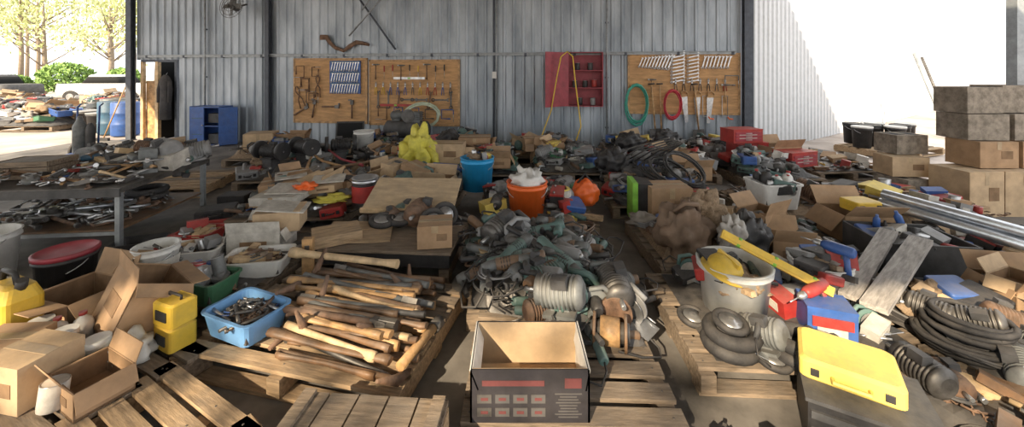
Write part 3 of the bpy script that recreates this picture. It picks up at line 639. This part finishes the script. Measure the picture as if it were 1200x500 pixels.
# ---------------------------------------------------------------- axe handle pallet
pallet(-1.05,2.36,-13,1.3,.98,pwood2)
b=MB();q=random.Random(21)
for i in range(70):
    lay=i//24; L=q.uniform(.62,.88); v=-.44+.88*((i%24)+.5)/24+q.uniform(-.02,.02); v*=1-.18*lay
    x=q.uniform(-.1,.1)+.08+(.12 if v<0 else 0); ang=q.uniform(-9,9)-3
    if v<0: L*=.88
    M=T(x,v,.165+lay*.05)@R(0,q.uniform(-2,2),ang+(180 if q.random()<.5 else 0))@R(q.uniform(0,360),0,0)
    mt=q.choice([hwood,hwood,hwood2,hwood3,hwood2,hwood2]); r=q.uniform(.016,.023)
    t=q.random()
    if t<.62:
        b.tube(M,[(-L/2,0,.0),(-L/2+.03,0,-.006),(-L*.35,0,0),(0,0,.008),(L*.3,0,.004),(L/2-.05,0,0),(L/2,0,0)],[r*1.2,r*1.3,r*.85,r*.8,r*1.0,r*1.35,r*1.3],mt,8,flat=.7)
    elif t<.88:
        b.tube(M,[(-L/2,0,0),(L/2,0,0)],r*.9,q.choice([steeld,rust,cast]),8); b.box(M,(L/2-.03,0,0),(.1,.045,.045),steeld)
    else:
        b.tube(M,[(-L/2,0,0),(0,0,.005),(L/2,0,0)],[r,r*.8,r],mt,8); b.tube(M,[(L/2-.03,-.16,.02),(L/2-.02,0,0),(L/2-.03,.16,.02)],[.008,.026,.012],rust,6)
b.fin('pile_of_axe_handles',(-1.05,2.36,0),-13)
b=MB(); b.tube(I,[(-.42,0,0),(-.36,0,0),(-.3,0,0),(.3,0,.0),(.4,0,0)],[.035,.036,.024,.022,.03],hwood3,10); b.fin('timber_mallet_handle',(-1.15,2.66,.33),-12)
b=MB(); b.box(I,(0,0,.13),(.07,.05,.26),hwood); b.box(I,(0,-.028,.2),(.03,.008,.03),steeld); b.fin('timber_offcut',(-1.48,2.82,.14),10)
b=MB(); b.cyl(I,(-.2,0,.03),(.16,0,.03),.024,hwood); b.cyl(I,(.1,0,.03),(.17,0,.03),.034,steeld); b.fin('sledge_handle',(-.47,2.05,.16),70)
pallet(-1.45,1.42,-28,1.0,.75,pwood2); pallet(-.98,1.1,-35,.9,.8,pwood2)
b=MB(); w,d,h=.62,.5,.26
b.box(I,(0,0,h/2),(w,d,h),pwood2); 
for i in range(5): b.box(I,(-w/2+w*(i+.5)/5,0,h+.01),(w/5-.008,d+.02,.02),pwood)
for sx in(-1,1): b.box(I,(sx*(w/2-.04),0,h+.027),(.05,d+.02,.016),pwood)
b.fin('timber_chest',(-.58,1.33,0),-4)

# ---------------------------------------------------------------- ply / wheels
pallet(-1.0,3.4,-3,1.1,.9)
b=MB(); w,d,h=1.0,.5,.1
b.box(I,(0,0,h/2),(w,d,h),blk); b.box(I,(0,0,h+.01),(w+.03,d+.03,.02),pwood); b.fin('black_base_cabinet',(-.95,3.18,.14),-4)
b=MB(); b.box(I,(0,0,0),(.85,.5,.018),plyw); b.box(I,(0,-.24,.02),(.85,.03,.03),hwood3); b.fin('plywood_sheet',(-.95,3.75,.42),rot=(math.radians(22),0,math.radians(-3)))
b=MB(); b.box(I,(0,0,0),(.5,.35,.018),pwood2); b.fin('plywood_sheet',(-1.25,3.2,.29),rot=(math.radians(4),math.radians(4),math.radians(12)))
def wheel(b,M,r=.13,w=.05):
    b.ring(M@T(0,0,w/2),r-w*.45,w*.5,blk2,22,8); b.lathe(M,[(r*.3,0),(r*.62,.005),(r*.62,w-.005),(r*.3,w*.8),(r*.2,w*1.1),(r*.1,w*1.1)],steel,18)
for x,y,z,rx in((-.98,3.4,.3,8),(-.76,3.45,.3,-6),(-.68,3.3,.33,70),(-.6,3.45,.33,60),(-1.12,3.36,.3,10)):
    b=MB(); wheel(b,I,.115); b.fin('trolley_wheel',(x,y,z),rot=(math.radians(rx),0,.4))
b=MB(); carton(b,I,.26,.24,.17,card,False); b.fin('small_carton',(-.6,3.05,.27),8,bevel=.004)
heap('assorted_hand_tools',-1.0,3.62,0,1.0,.5,.14,.18,45,IRON,17)
b=MB(); b.box(I,(0,0,.04),(.35,.25,.08),pwood2); b.fin('timber_offcut',(-1.4,3.1,.27),30)

# ---------------------------------------------------------------- centre power tools
pallet(.2,2.9,2,1.0,1.0); pallet(.26,1.94,-2,.95,.98)
def put(name,fn,x,y,z,rz,rx=0,ry=0):
    b=MB(); fn(b,I); return b.fin(name,(x,y,z),rot=(math.radians(rx),math.radians(ry),math.radians(rz)))
q=random.Random(8)
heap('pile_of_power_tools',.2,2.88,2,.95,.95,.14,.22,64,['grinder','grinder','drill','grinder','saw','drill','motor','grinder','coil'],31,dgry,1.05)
heap('pile_of_power_tools',.42,2.28,-2,.6,.42,.14,.2,26,['grinder','grinder','saw','drill','motor'],33,dgry,1.0)
for i in range(22):
    x=q.uniform(-.2,.58);y=q.uniform(2.4,3.15); z=.31+q.uniform(-.03,.04)
    put('angle_grinder',lambda b,M:grinder(b,M,1.2,q.choice([teal,teal,cast,gry,hwood2,teal]),q.choice([galv,steel])),x,y,z,q.uniform(0,360),q.uniform(-15,15),q.uniform(-15,15))
for i in range(7):
    put('power_drill',lambda b,M:drill(b,M,1.15,q.choice([teal,teal,gry,cast])),q.uniform(-.22,.55),q.uniform(2.5,3.15),.33,q.uniform(0,360),q.uniform(-15,15),0)
put('grinding_disc',lambda b,M:disc(b,M,.15,.025,steeld),-.02,2.42,.2,0,50,-20)
put('bench_saw_motor',lambda b,M:motor(b,M,1.0,teal),.2,2.38,.24,30)
def reel(b,M):
    for x in(-.08,.08): b.lathe(M@T(x,0,.09)@R(0,90,0),[(.03,-.007),(.09,-.007),(.09,.007),(.03,.007)],hwood2,24)
    b.cyl(M,(-.1,0,.09),(.1,0,.09),.05,steeld); b.cyl(M,(-.05,0,.09),(.05,0,.09),.07,hwood,n=16)
put('cable_reel',reel,.52,2.06,.14,-15); put('bench_grinder',lambda b,M:(motor(b,M,.8,rust),b.cyl(M,(.13,0,.09),(.17,0,.09),.09,cast,n=20),b.cyl(M,(-.17,0,.09),(-.13,0,.09),.09,rust,n=20)),.6,2.3,.18,80)
for s in range(5):
    b=MB(); coil(b,I,.1+.015*s,.005,3,blk2 if s%2 else gry,s*7); b.fin('power_cord',(-.1+.13*s,2.4+.12*s,.36))
b=MB()
for i in range(3): b.lathe(T(i*.02,-i*.14,0),[(.045,0),(.06,.02),(.045,.05),(.04,.12),(.05,.14)],hwood3,16)
b.fin('timber_spool',(-.22,3.05,.14))
# printed box
b=MB(); w,d,h=.5,.32,.22; t=.008
for sx in(-1,1): b.box(I,(sx*(w/2-t/2),0,h/2),(t,d,h),printd); b.box(I,(sx*(w/2-t-.001),0,h/2),(.003,d-.02,h),wht)
for sy in(-1,1): b.box(I,(0,sy*(d/2-t/2),h/2),(w,t,h),printd); b.box(I,(0,sy*(d/2-t-.001),h/2),(w-.02,.003,h),card2)
b.box(I,(0,0,.01),(w-.02,d-.02,.01),card); b.box(T(-.12,.02,.02)@R(0,6,10),(0,0,.01),(.2,.22,.006),card2)
q=random.Random(5)
for i in range(4):
    for j in range(2):
        b.box(I,(-.19+i*.075,-d/2-.001,.045+j*.055),(.06,.003,.035),q.choice([ink2,ink2,steeld,dgry])); b.box(I,(-.19+i*.075,-d/2-.002,.045+j*.055),(.03,.003,.012),ink)
for j in range(9): b.box(I,(.16,-d/2-.001,.025+j*.012),(.12*q.uniform(.5,1),.003,.004),ink2)
b.box(I,(-.07,-d/2-.001,.165),(.26,.003,.022),ink); b.box(I,(.18,-d/2-.001,.165),(.07,.003,.04),ink); b.box(I,(w/2+.001,0,.12),(.003,.2,.09),ink)
b.box(T(-w/2,0,h)@R(0,-112,0),(-.045,0,0),(.09,d,.006),wht); b.box(T(w/2,0,h)@R(0,100,0),(.045,0,0),(.09,d,.006),wht)
b.fin('printed_appliance_box',(.075,1.78,.14),0)

# ---------------------------------------------------------------- right near
pallet(1.55,2.35,-3,1.2,.95)
b=MB(); bucket(b,I,.2,.27,trans,None,.85,None,False); b.fin('white_flexible_tub',(1.33,2.33,.2),0)
stack('tyre_stack',1.15,2.05,.14,.11,2,blk2); stack('tyre_stack',1.45,1.98,.14,.09,2,blk2)
for x,y,z in((1.32,1.97,.14),(1.07,2.3,.14),(1.62,2.02,.2),(1.15,2.05,.27)): put('trolley_wheel',lambda b,M:wheel(b,M,.09,.035),x,y,z,0,8,5)
b=MB(); b.box(I,(0,0,.0),(.6,.05,.022),yel); b.box(I,(0,0,0),(.58,.025,.03),yel); 
for x in(-.2,0,.2): b.cyl(I,(x,-.027,0),(x,.027,0),.015,lgrn)
b.fin('spirit_level',(1.53,2.26,.5),rot=(math.radians(60),math.radians(24),math.radians(-22)))
put('yellow_hard_hat',lambda b,M:(b.lathe(M,[(.13,0),(.13,.006),(.1,.01),(.095,.04),(.07,.075),(.03,.09)],yel,20),b.box(M,(0,0,.05),(.02,.15,.09),yel)),1.24,2.27,.44,20,15,10)
heap('tub_contents',1.33,2.33,0,.3,.3,.34,.12,16,['cloth','block','motor','case','grinder'],44,hess,.6,16,False)
b=MB(); bucket(b,I,.17,.24,trans,None,.85,None,False); b.fin('white_flexible_tub',(1.98,2.5,.16),0)
heap('tub_contents',1.98,2.5,0,.26,.26,.32,.1,14,['cloth','block','driver','case','sbox'],45,hess,.6,16,False)
put('red_power_drill',lambda b,M:drill(b,M,.9,red),1.68,2.16,.36,200,10,10); put('blue_power_drill',lambda b,M:drill(b,M,.9,blu),2.0,2.42,.48,120,20,0)
b=MB(); sbox(b,I,.22,.18,.2,blu); b.box(I,(0,-.095,.14),(.18,.01,.05),red); b.fin('blue_tool_box',(1.72,2.13,.14),-20)
heap('assorted_hand_tools',1.6,2.35,-3,1.1,.85,.14,.08,60,MIX,46,blk2,.8)
pallet(1.75,3.4,0,1.25,.95)
b=MB(); b.blob(I,(.21,.19,.26),leather,3,.2,2.2,60,40,.16); b.tube(I,[(-.08,0,.34),(-.02,-.06,.43),(.08,-.06,.42),(.12,0,.33)],[.018,.02,.02,.018],leather,8); b.fin('canvas_tool_bag',(1.38,3.12,.14),0)
b=MB(); b.blob(I,(.2,.16,.2),hess,8,.22,2.2,60,40,.14); b.fin('hessian_sack',(1.6,3.25,.3),0)
b=MB(); b.blob(I,(.17,.14,.24),blk,5,.2,2.4,50,34,.12); b.fin('black_plastic_sack',(1.8,2.98,.14),0)
b=MB(); b.blob(I,(.1,.08,.16),mk('clear_wrap',(.4,.37,.33),.15),6,.2,3,40,28,.1); b.fin('plastic_wrapped_parcel',(1.66,2.92,.28),0)
b=MB(); carton(b,I,.26,.24,.2,card,True,.5,(60,60,60,70)); b.fin('open_carton',(2.12,3.0,.14),-15)
b=MB(); carton(b,I,.28,.24,.2,card,True,.5,(70,50,60,60)); b.fin('open_carton',(2.12,3.3,.24),25)
heap('assorted_hand_tools',1.75,3.4,0,1.15,.85,.14,.26,80,MIX+['cloth','cloth'],47,hess,.85)
heap('pile_of_leather_belts',2.45,2.95,0,.5,.7,0,.3,40,['cloth','coil','block','motor','disc'],48,hess,.85)
b=MB(); b.box(I,(0,0,.12),(.42,.34,.24),blk); 
for z in(.05,.12,.19): b.box(I,(0,-.175,z),(.4,.012,.03),dgry)
b.box(I,(0,0,.245),(.44,.36,.015),dgry); b.fin('black_storage_crate',(1.5,1.66,0),-30)
b=MB(); b.loft(I,[b.rr(.33,.26,.025,0),b.rr(.35,.28,.025,.01),b.rr(.35,.28,.025,.075),b.rr(.32,.25,.03,.088)],pyel,smooth=False); b.tube(I,[(-.06,-.14,.04),(-.06,-.17,.04),(.06,-.17,.04),(.06,-.14,.04)],.009,pyel,6); b.box(I,(.12,-.142,.04),(.03,.008,.03),blk); b.box(I,(-.12,-.142,.04),(.03,.008,.03),blk)
b.fin('yellow_plastic_case',(1.5,1.74,.253),-35,bevel=.004)
heap('assorted_hand_tools',1.02,1.45,0,.5,.4,0,.08,40,IRON,49,dgry,.7)
# hoses/planks
pallet(2.75,2.12,8,1.15,.95)
b=MB()
for i in range(3): coil(b,T(.02*i,0,.05*i),.18-.02*i,.015,4,blk2,i+2)
b.fin('black_hose_coil',(2.38,2.05,.14))
wp=mk('weathered_plank',(.36,.33,.3),.85,var=.35,scale=4,st=(2,14,14),dust=.2)
b=MB(); b.box(I,(0,0,0),(1.1,.12,.03),wp); b.box(T(.05,.15,-.02)@R(0,0,3),(0,0,0),(1.1,.1,.03),wp); b.fin('weathered_plank',(2.45,2.45,.36),rot=(0,math.radians(-6),math.radians(34)))
b=MB(); carton(b,I,.36,.28,.22,card,True,.4,(60,60,60,70)); b.fin('open_carton',(3.05,2.3,.14),-10)
b=MB(); carton(b,I,.26,.2,.08,card2,True,.4,(60,60,60,60)); b.fin('open_carton',(3.0,2.28,.32),20)
heap('assorted_hand_tools',2.4,1.75,8,1.1,.6,.0,.18,90,['coil','pipe','disc','chain','motor','block','clamp','ubolt','hammer'],50,dgry,.8)
heap('assorted_hand_tools',2.8,2.1,8,1.1,.9,.14,.12,60,['coil','pipe','disc','sbox','cloth','block','case','motor'],51,dgry,.8)
pallet(3.2,3.1,-8,1.2,.9)
b=MB(); w,d,h=.6,.42,.24
for sx in(-1,1): b.box(I,(sx*w/2,0,h/2),(.015,d,h),dgry)
for sy in(-1,1): b.box(I,(0,sy*d/2,h/2),(w,.015,h),dgry)
b.box(I,(0,0,.06),(w,d,.1),steeld); q=random.Random(2)
for i in range(34): item(b,T(q.uniform(-.22,.22),q.uniform(-.13,.13),.14+q.uniform(0,.08))@R(q.uniform(-20,20),q.uniform(-20,20),q.uniform(0,360))@S(.75),q.choice(['case','sbox','driver','can','pliers','spanner','spray']),q)
b.fin('steel_tool_tray',(3.0,2.95,.14),-8)
b=MB(); carton(b,I,.4,.34,.24,card,True,.5,(45,55,50,50)); b.fin('open_carton',(3.0,3.4,.16),-5)
b=MB(); toolcase(b,I,.24,.18,.09,yel); b.fin('yellow_tool_case',(3.05,3.4,.4),5)
b=MB()
for i,(y,z) in enumerate(((0,0),(.09,0),(.045,.08),(.18,.0))):
    L=1.0
    prof=[(.042,-L/2),(.042,L/2),(.037,L/2),(.037,-L/2)]
    b.lathe(T(0,y,z+.04)@R(0,90,0),prof,galv,18,c0=False,c1=False); b.ring(T(L/2,y,z+.04)@R(0,90,0),.045,.008,galv,16,6)
b.fin('galvanised_pipe_bundle',(3.55,3.12,.34),rot=(0,math.radians(2),math.radians(-74)))
b=MB(); 
for sx in (-.35,.35): b.box(I,(sx,0,.17),(.06,.36,.34),pwood2)
b.fin('timber_support',(3.62,3.14,.0),-74)
heap('assorted_hand_tools',3.3,3.1,-8,1.1,.85,.14,.08,50,MIX,52,dgry,.8)
heap('assorted_hand_tools',4.1,2.7,0,.9,.8,.0,.3,70,MIX,53,dgry,.85)
# right stack of blocks / boxes
def blk_(x,y,z,rz,w,d,h,m,name='masonry_block'):
    b=MB()
    if m is conc:
        b.box(I,(0,0,h/2),(w,d,h),m); 
        for sx in (-.24,.24): b.box(I,(sx*w,0,h+.0005),(w*.3,d*.6,.002),holes)  # flat patches, shade of the hollow cores painted on top
    else: carton(b,I,w,d,h,m,False)
    b.fin(name,(x,y,z),rz,bevel=.006)
for i,(x,y,z,rz,w,d,h,m,n) in enumerate([
 (5.25,4.5,0,4,.42,.4,.5,card2,'storage_carton'),(5.7,4.5,0,-3,.42,.4,.5,card2,'storage_carton'),(6.2,4.6,0,5,.45,.4,.5,card2,'storage_carton'),
 (4.9,4.9,.0,8,.3,.4,.3,conc,'masonry_block'),(4.95,4.95,.31,-6,.42,.3,.24,card2,'storage_carton'),(5.1,5.1,.56,3,.42,.3,.24,conc,'masonry_block'),
 (5.55,4.6,.51,0,.44,.36,.3,card,'storage_carton'),(6.05,4.65,.51,4,.45,.4,.3,card,'storage_carton'),
 (5.5,4.65,.82,-3,.45,.36,.3,conc,'masonry_block'),(6.0,4.65,.82,2,.45,.36,.3,conc,'masonry_block'),
 (5.45,4.65,1.13,4,.45,.34,.3,conc,'masonry_block'),(5.95,4.7,1.13,-2,.42,.34,.32,conc,'masonry_block')]):
    blk_(x,y,z,rz,w,d,h,m,n)
pallet(7.5,7.75,20,1.6,1.0,pwood2)
for i,(x,y) in enumerate([(6.85,7.6),(7.2,7.8),(7.5,7.6),(7.85,7.85),(8.15,8.05),(7.1,8.1),(7.6,8.15)]):
    b=MB(); bucket(b,I,.16,.4,blk,wht if i in(2,0) else (blk if i%2 else trans)); b.fin('lidded_bucket',(x,y,.14))
b=MB(); b.cyl(I,(0,0,0),(-.25,.6,2.1),.035,railm); b.cyl(I,(.15,0,0),(-.05,.6,2.0),.03,steeld); b.fin('leaning_poles',(10.6,9.4,0))
b=MB(); b.box(I,(0,0,2.1),(.12,.12,4.2),railm); b.box(I,(0,0,.01),(.25,.25,.02),railm); b.fin('steel_column',(6.75,5.2,0))

# ---------------------------------------------------------------- middle rows
row=[(-4.6,5.35,8,pwood2),(-2.3,4.3,3,None),(-1.2,4.75,-4,None),(.25,4.2,2,None),(1.7,4.7,-3,None),(3.1,4.4,4,None),(4.35,4.3,-4,None),
 (-3.2,5.7,5,None),(-1.9,6.1,0,None),(-.5,6.0,3,None),(.9,6.1,-3,None),(2.4,6.0,2,None),(3.75,5.8,0,None),(5.0,6.2,6,None),(-4.3,7.0,0,None),(-2.6,7.3,0,None),(-1.0,7.3,0,None),(.6,7.2,0,None),(2.2,7.0,0,None),(3.6,6.9,0,None)]
for i,(x,y,rz,m) in enumerate(row):
    dd=1.0 if i not in (1,2) else .9
    pallet(x,y,rz,1.15,dd,m,seed=i)
    if i==0: continue
    hh={1:.18,2:.2,3:.18,4:.3,5:.14,6:.1,12:.26,13:.12}.get(i,.3)
    kinds={5:IRON+SMALL,6:SMALL+['sbox','case'],13:SMALL+['sbox'],4:['coil','cloth','cloth','pipe','motor','case','disc'],12:['case','case','sbox','motor','can','tray']}.get(i,MIX+['carton','motor','case'])
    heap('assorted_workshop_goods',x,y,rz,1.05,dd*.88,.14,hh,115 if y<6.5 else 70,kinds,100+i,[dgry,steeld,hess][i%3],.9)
heap('assorted_hand_tools',4.4,3.45,0,1.2,.7,0,.12,110,SMALL+['sbox'],70,dgry,.85)
heap('assorted_hand_tools',3.0,3.85,0,1.0,.3,0,.12,60,IRON,72,dgry,.8); heap('assorted_hand_tools',-1.9,5.35,0,1.3,.35,0,.18,60,MIX,73,dgry,.85)
# feature objects
b=MB(); bucket(b,I,.2,.34,org,None,.82); b.blob(T(0,0,.26),(.15,.15,.13),wht,7,.4,3); b.fin('orange_bucket',(.15,3.9,.17))
b=MB(); bucket(b,I,.2,.38,cyan,None,.85); b.fin('blue_bucket',(-.42,4.7,.2))
heap('bucket_contents',-.42,4.7,0,.24,.24,.5,.1,8,['cloth','can','sbox'],5,None,.7,16,False)
b=MB(); b.blob(I,(.14,.13,.17),org,3,.12,2,40,28,.1); b.tube(I,[(-.08,0,.22),(0,0,.32),(.08,0,.22)],.012,blk,6); b.fin('orange_drawstring_bag',(.78,4.15,.2))
b=MB(); bucket(b,I,.13,.3,galv,None,1.0,red,False); b.fin('oil_tin',(-1.55,4.1,.2))
b=MB(); can(b,I,.11,.14,paper,pyel); b.box(I,(0,0,.15),(.12,.12,.01),red); b.fin('paint_tin',(.5,4.0,.26))
b=MB(); b.blob(I,(.25,.2,.34),ycloth,9,.35,2.4,50,34,.12); b.tube(I,[(.1,0,.3),(.25,-.1,.2),(.3,-.15,.0)],[.08,.06,.04],ycloth,8); b.fin('yellow_raincoat',(-1.35,5.6,.22))
b=MB(); bucket(b,I,.16,.3,wht); b.fin('white_bucket',(-2.4,6.3,.36))
for x,y,z,w,d,h,m,o in [(-1.0,5.7,.3,.6,.35,.28,card2,False),(-.6,6.3,.35,.5,.4,.22,card,False),(-4.45,6.9,.14,.45,.4,.4,card2,False),(-4.0,7.1,.14,.4,.35,.25,card,True),(1.55,3.9,.14,.4,.3,.34,card,False),(2.3,4.95,.25,.36,.28,.18,card,True),(-.9,4.55,.25,.4,.3,.13,card2,True),(-.2,5.6,.25,.36,.3,.15,card,True),(.4,6.6,.3,.4,.35,.2,card,False),(4.1,6.0,.3,.5,.36,.18,card,True),(-2.0,4.55,.25,.4,.3,.12,card,False)]:
    b=MB(); carton(b,I,w,d,h,m,o,.4,(60,60,60,60)); b.fin('open_carton' if o else 'storage_carton',(x,y,z),rnd.uniform(-20,20))
b=MB(); b.box(I,(0,0,.2),(.05,.28,.4),lgrn); b.box(I,(.1,0,.2),(.14,.26,.38),blk); b.fin('green_appliance_box',(1.24,4.0,.1),-5)
filled('white_plastic_crate',2.75,4.1,.2,5,.42,.34,.26,wht,['can','bottle','jar','case'],9,16,.8)
for i,(x,y,z) in enumerate([(3.75,6.2,.3),(3.6,6.1,.52),(4.15,5.7,.25)]):
    b=MB(); sbox(b,I,.5,.3,.2,red)
    for z_ in(.05,.1,.15): b.box(I,(0,-.155,z_),(.44,.012,.035),dred); b.box(I,(0,-.165,z_),(.1,.012,.01),steel)
    b.fin('red_tool_chest',(x,y,z),i*9)
b=MB(); b.tube(T(0,0,.35),[(-.45,0,0),(-.4,0,0),(.4,0,0),(.45,0,0)],[.1,.17,.17,.1],dgry,18)
for x in(-.3,.3): 
    for y in(-.12,.12): b.box(I,(x,y,.1),(.04,.03,.2),dgry)
motor(b,T(-.2,0,.52),1,cast); b.box(I,(.2,0,.6),(.16,.16,.2),cast); b.cyl(I,(.05,-.1,.62),(.05,-.06,.62),.13,steeld,n=18)
for z in(.56,.6,.64,.68): b.box(I,(.2,0,z),(.2,.2,.012),steeld)
b.fin('air_compressor',(-2.05,7.6,.14),-8)
for x,y,z in((-3.35,5.4,.4),(-3.0,5.6,.42),(-2.6,5.9,.4)):
    put('bench_grinder',lambda b,M:(motor(b,M,1.1,blk),b.cyl(M,(.17,0,.12),(.22,0,.12),.12,blk,n=20),b.cyl(M,(-.22,0,.12),(-.17,0,.12),.12,blk,n=20),b.box(M,(0,0,-.1),(.15,.15,.25),dgry)),x,y,z,rnd.uniform(-40,40))
b=MB(); b.box(T(0,0,.2)@R(-15,0,0),(0,0,0),(.45,.03,.3),blk); b.box(T(0,-.018,.2)@R(-15,0,0),(0,0,0),(.4,.006,.25),holes); b.box(I,(0,.03,.03),(.2,.15,.03),blk); b.fin('computer_monitor',(-2.75,6.6,.42),8)
for i,(x,y,z,w,d,h,m) in enumerate([(-2.35,4.0,.3,.5,.34,.08,paper),(-2.05,4.15,.36,.4,.28,.07,card2),(-2.6,4.4,.3,.4,.3,.1,card)]):
    b=MB(); carton(b,I,w,d,h,m,False); b.box(T(.1,0,h+.03)@R(6,5,10),(0,0,0),(w*.8,d*.7,.01),paper); b.fin('flattened_carton',(x,y,z),rot=(math.radians(5),math.radians(-5),math.radians(15*i-10)))
b=MB(); b.blob(I,(.1,.07,.04),org,2,.5); b.fin('hi_vis_vest',(-2.1,3.95,.42))
b=MB(); b.blob(I,(.16,.09,.04),ycloth,5,.5); b.fin('hi_vis_vest',(-1.85,4.0,.28))
q=random.Random(4)
for i in range(6):
    b=MB(); x=-2.6+i*.2; b.tube(I,[(0,0,0),(.0,.5,.02),(.05,.9,.1)],[.02,.016,.014],q.choice([hwood,hwood2,dred]),7); b.fin('long_tool_handle',(x+3.2 if i>3 else x,4.9+.1*i,.36),rnd.uniform(-60,60))
for x,y,z in((-1.05,6.5,.35),(1.3,5.0,.36),(1.9,6.2,.36),(2.6,6.5,.36)):
    b=MB(); b.blob(I,(.22,.18,.18),rnd.choice([blk,dgry]),rnd.randint(0,50),.2,2.4,50,34,.12); b.fin('black_plastic_sack',(x,y,z))
b=MB()
for s in range(5): coil(b,T(.14*math.sin(s*2),.12*math.cos(s),.03*s)@R(s*8,s*5,0),.24,.011,3,blk2,s*5)
b.fin('black_hose_coil',(1.85,4.6,.34))
for i in range(7):
    b=MB(); b.tube(I,[(0,0,0),(.4,.2,.3),(.9,.3,.5)],.01,steeld,6); b.fin('steel_rod',(1.1+i*.12,5.1,.35),-60-i*8)

# ---------------------------------------------------------------- trees behind (dapple), light, camera
for i,(x,y,h,w) in enumerate([(-6,-9,8,5),(-2.5,-9.5,8.5,5),(-9.5,-9,8,5),(-4.5,-12,10,6),(1.5,-10,8,5)]): tree(x,y,h,w,420,leaf,20+i)
w=bpy.data.worlds.new('World'); sc.world=w; w.use_nodes=True
bg=w.node_tree.nodes['Background']; bg.inputs[0].default_value=(.95,.975,1,1); bg.inputs[1].default_value=1.65
l=bpy.data.lights.new('sun','SUN'); l.energy=9; l.angle=math.radians(.7); l.color=(1,.83,.6)
o=bpy.data.objects.new('sun',l); sc.collection.objects.link(o)
o.rotation_euler=Vector((.42,.75,-.5)).to_track_quat('-Z','Y').to_euler()
cam=bpy.data.cameras.new('cam'); cam.lens=13.65; cam.sensor_width=36; cam.sensor_fit='HORIZONTAL'; cam.shift_y=-.1375; cam.clip_end=300
co=bpy.data.objects.new('camera',cam); sc.collection.objects.link(co); co.location=(0,0,1.6); co.rotation_euler=(pi/2,0,0); sc.camera=co
sc.view_settings.view_transform='Standard'; sc.view_settings.exposure=.3
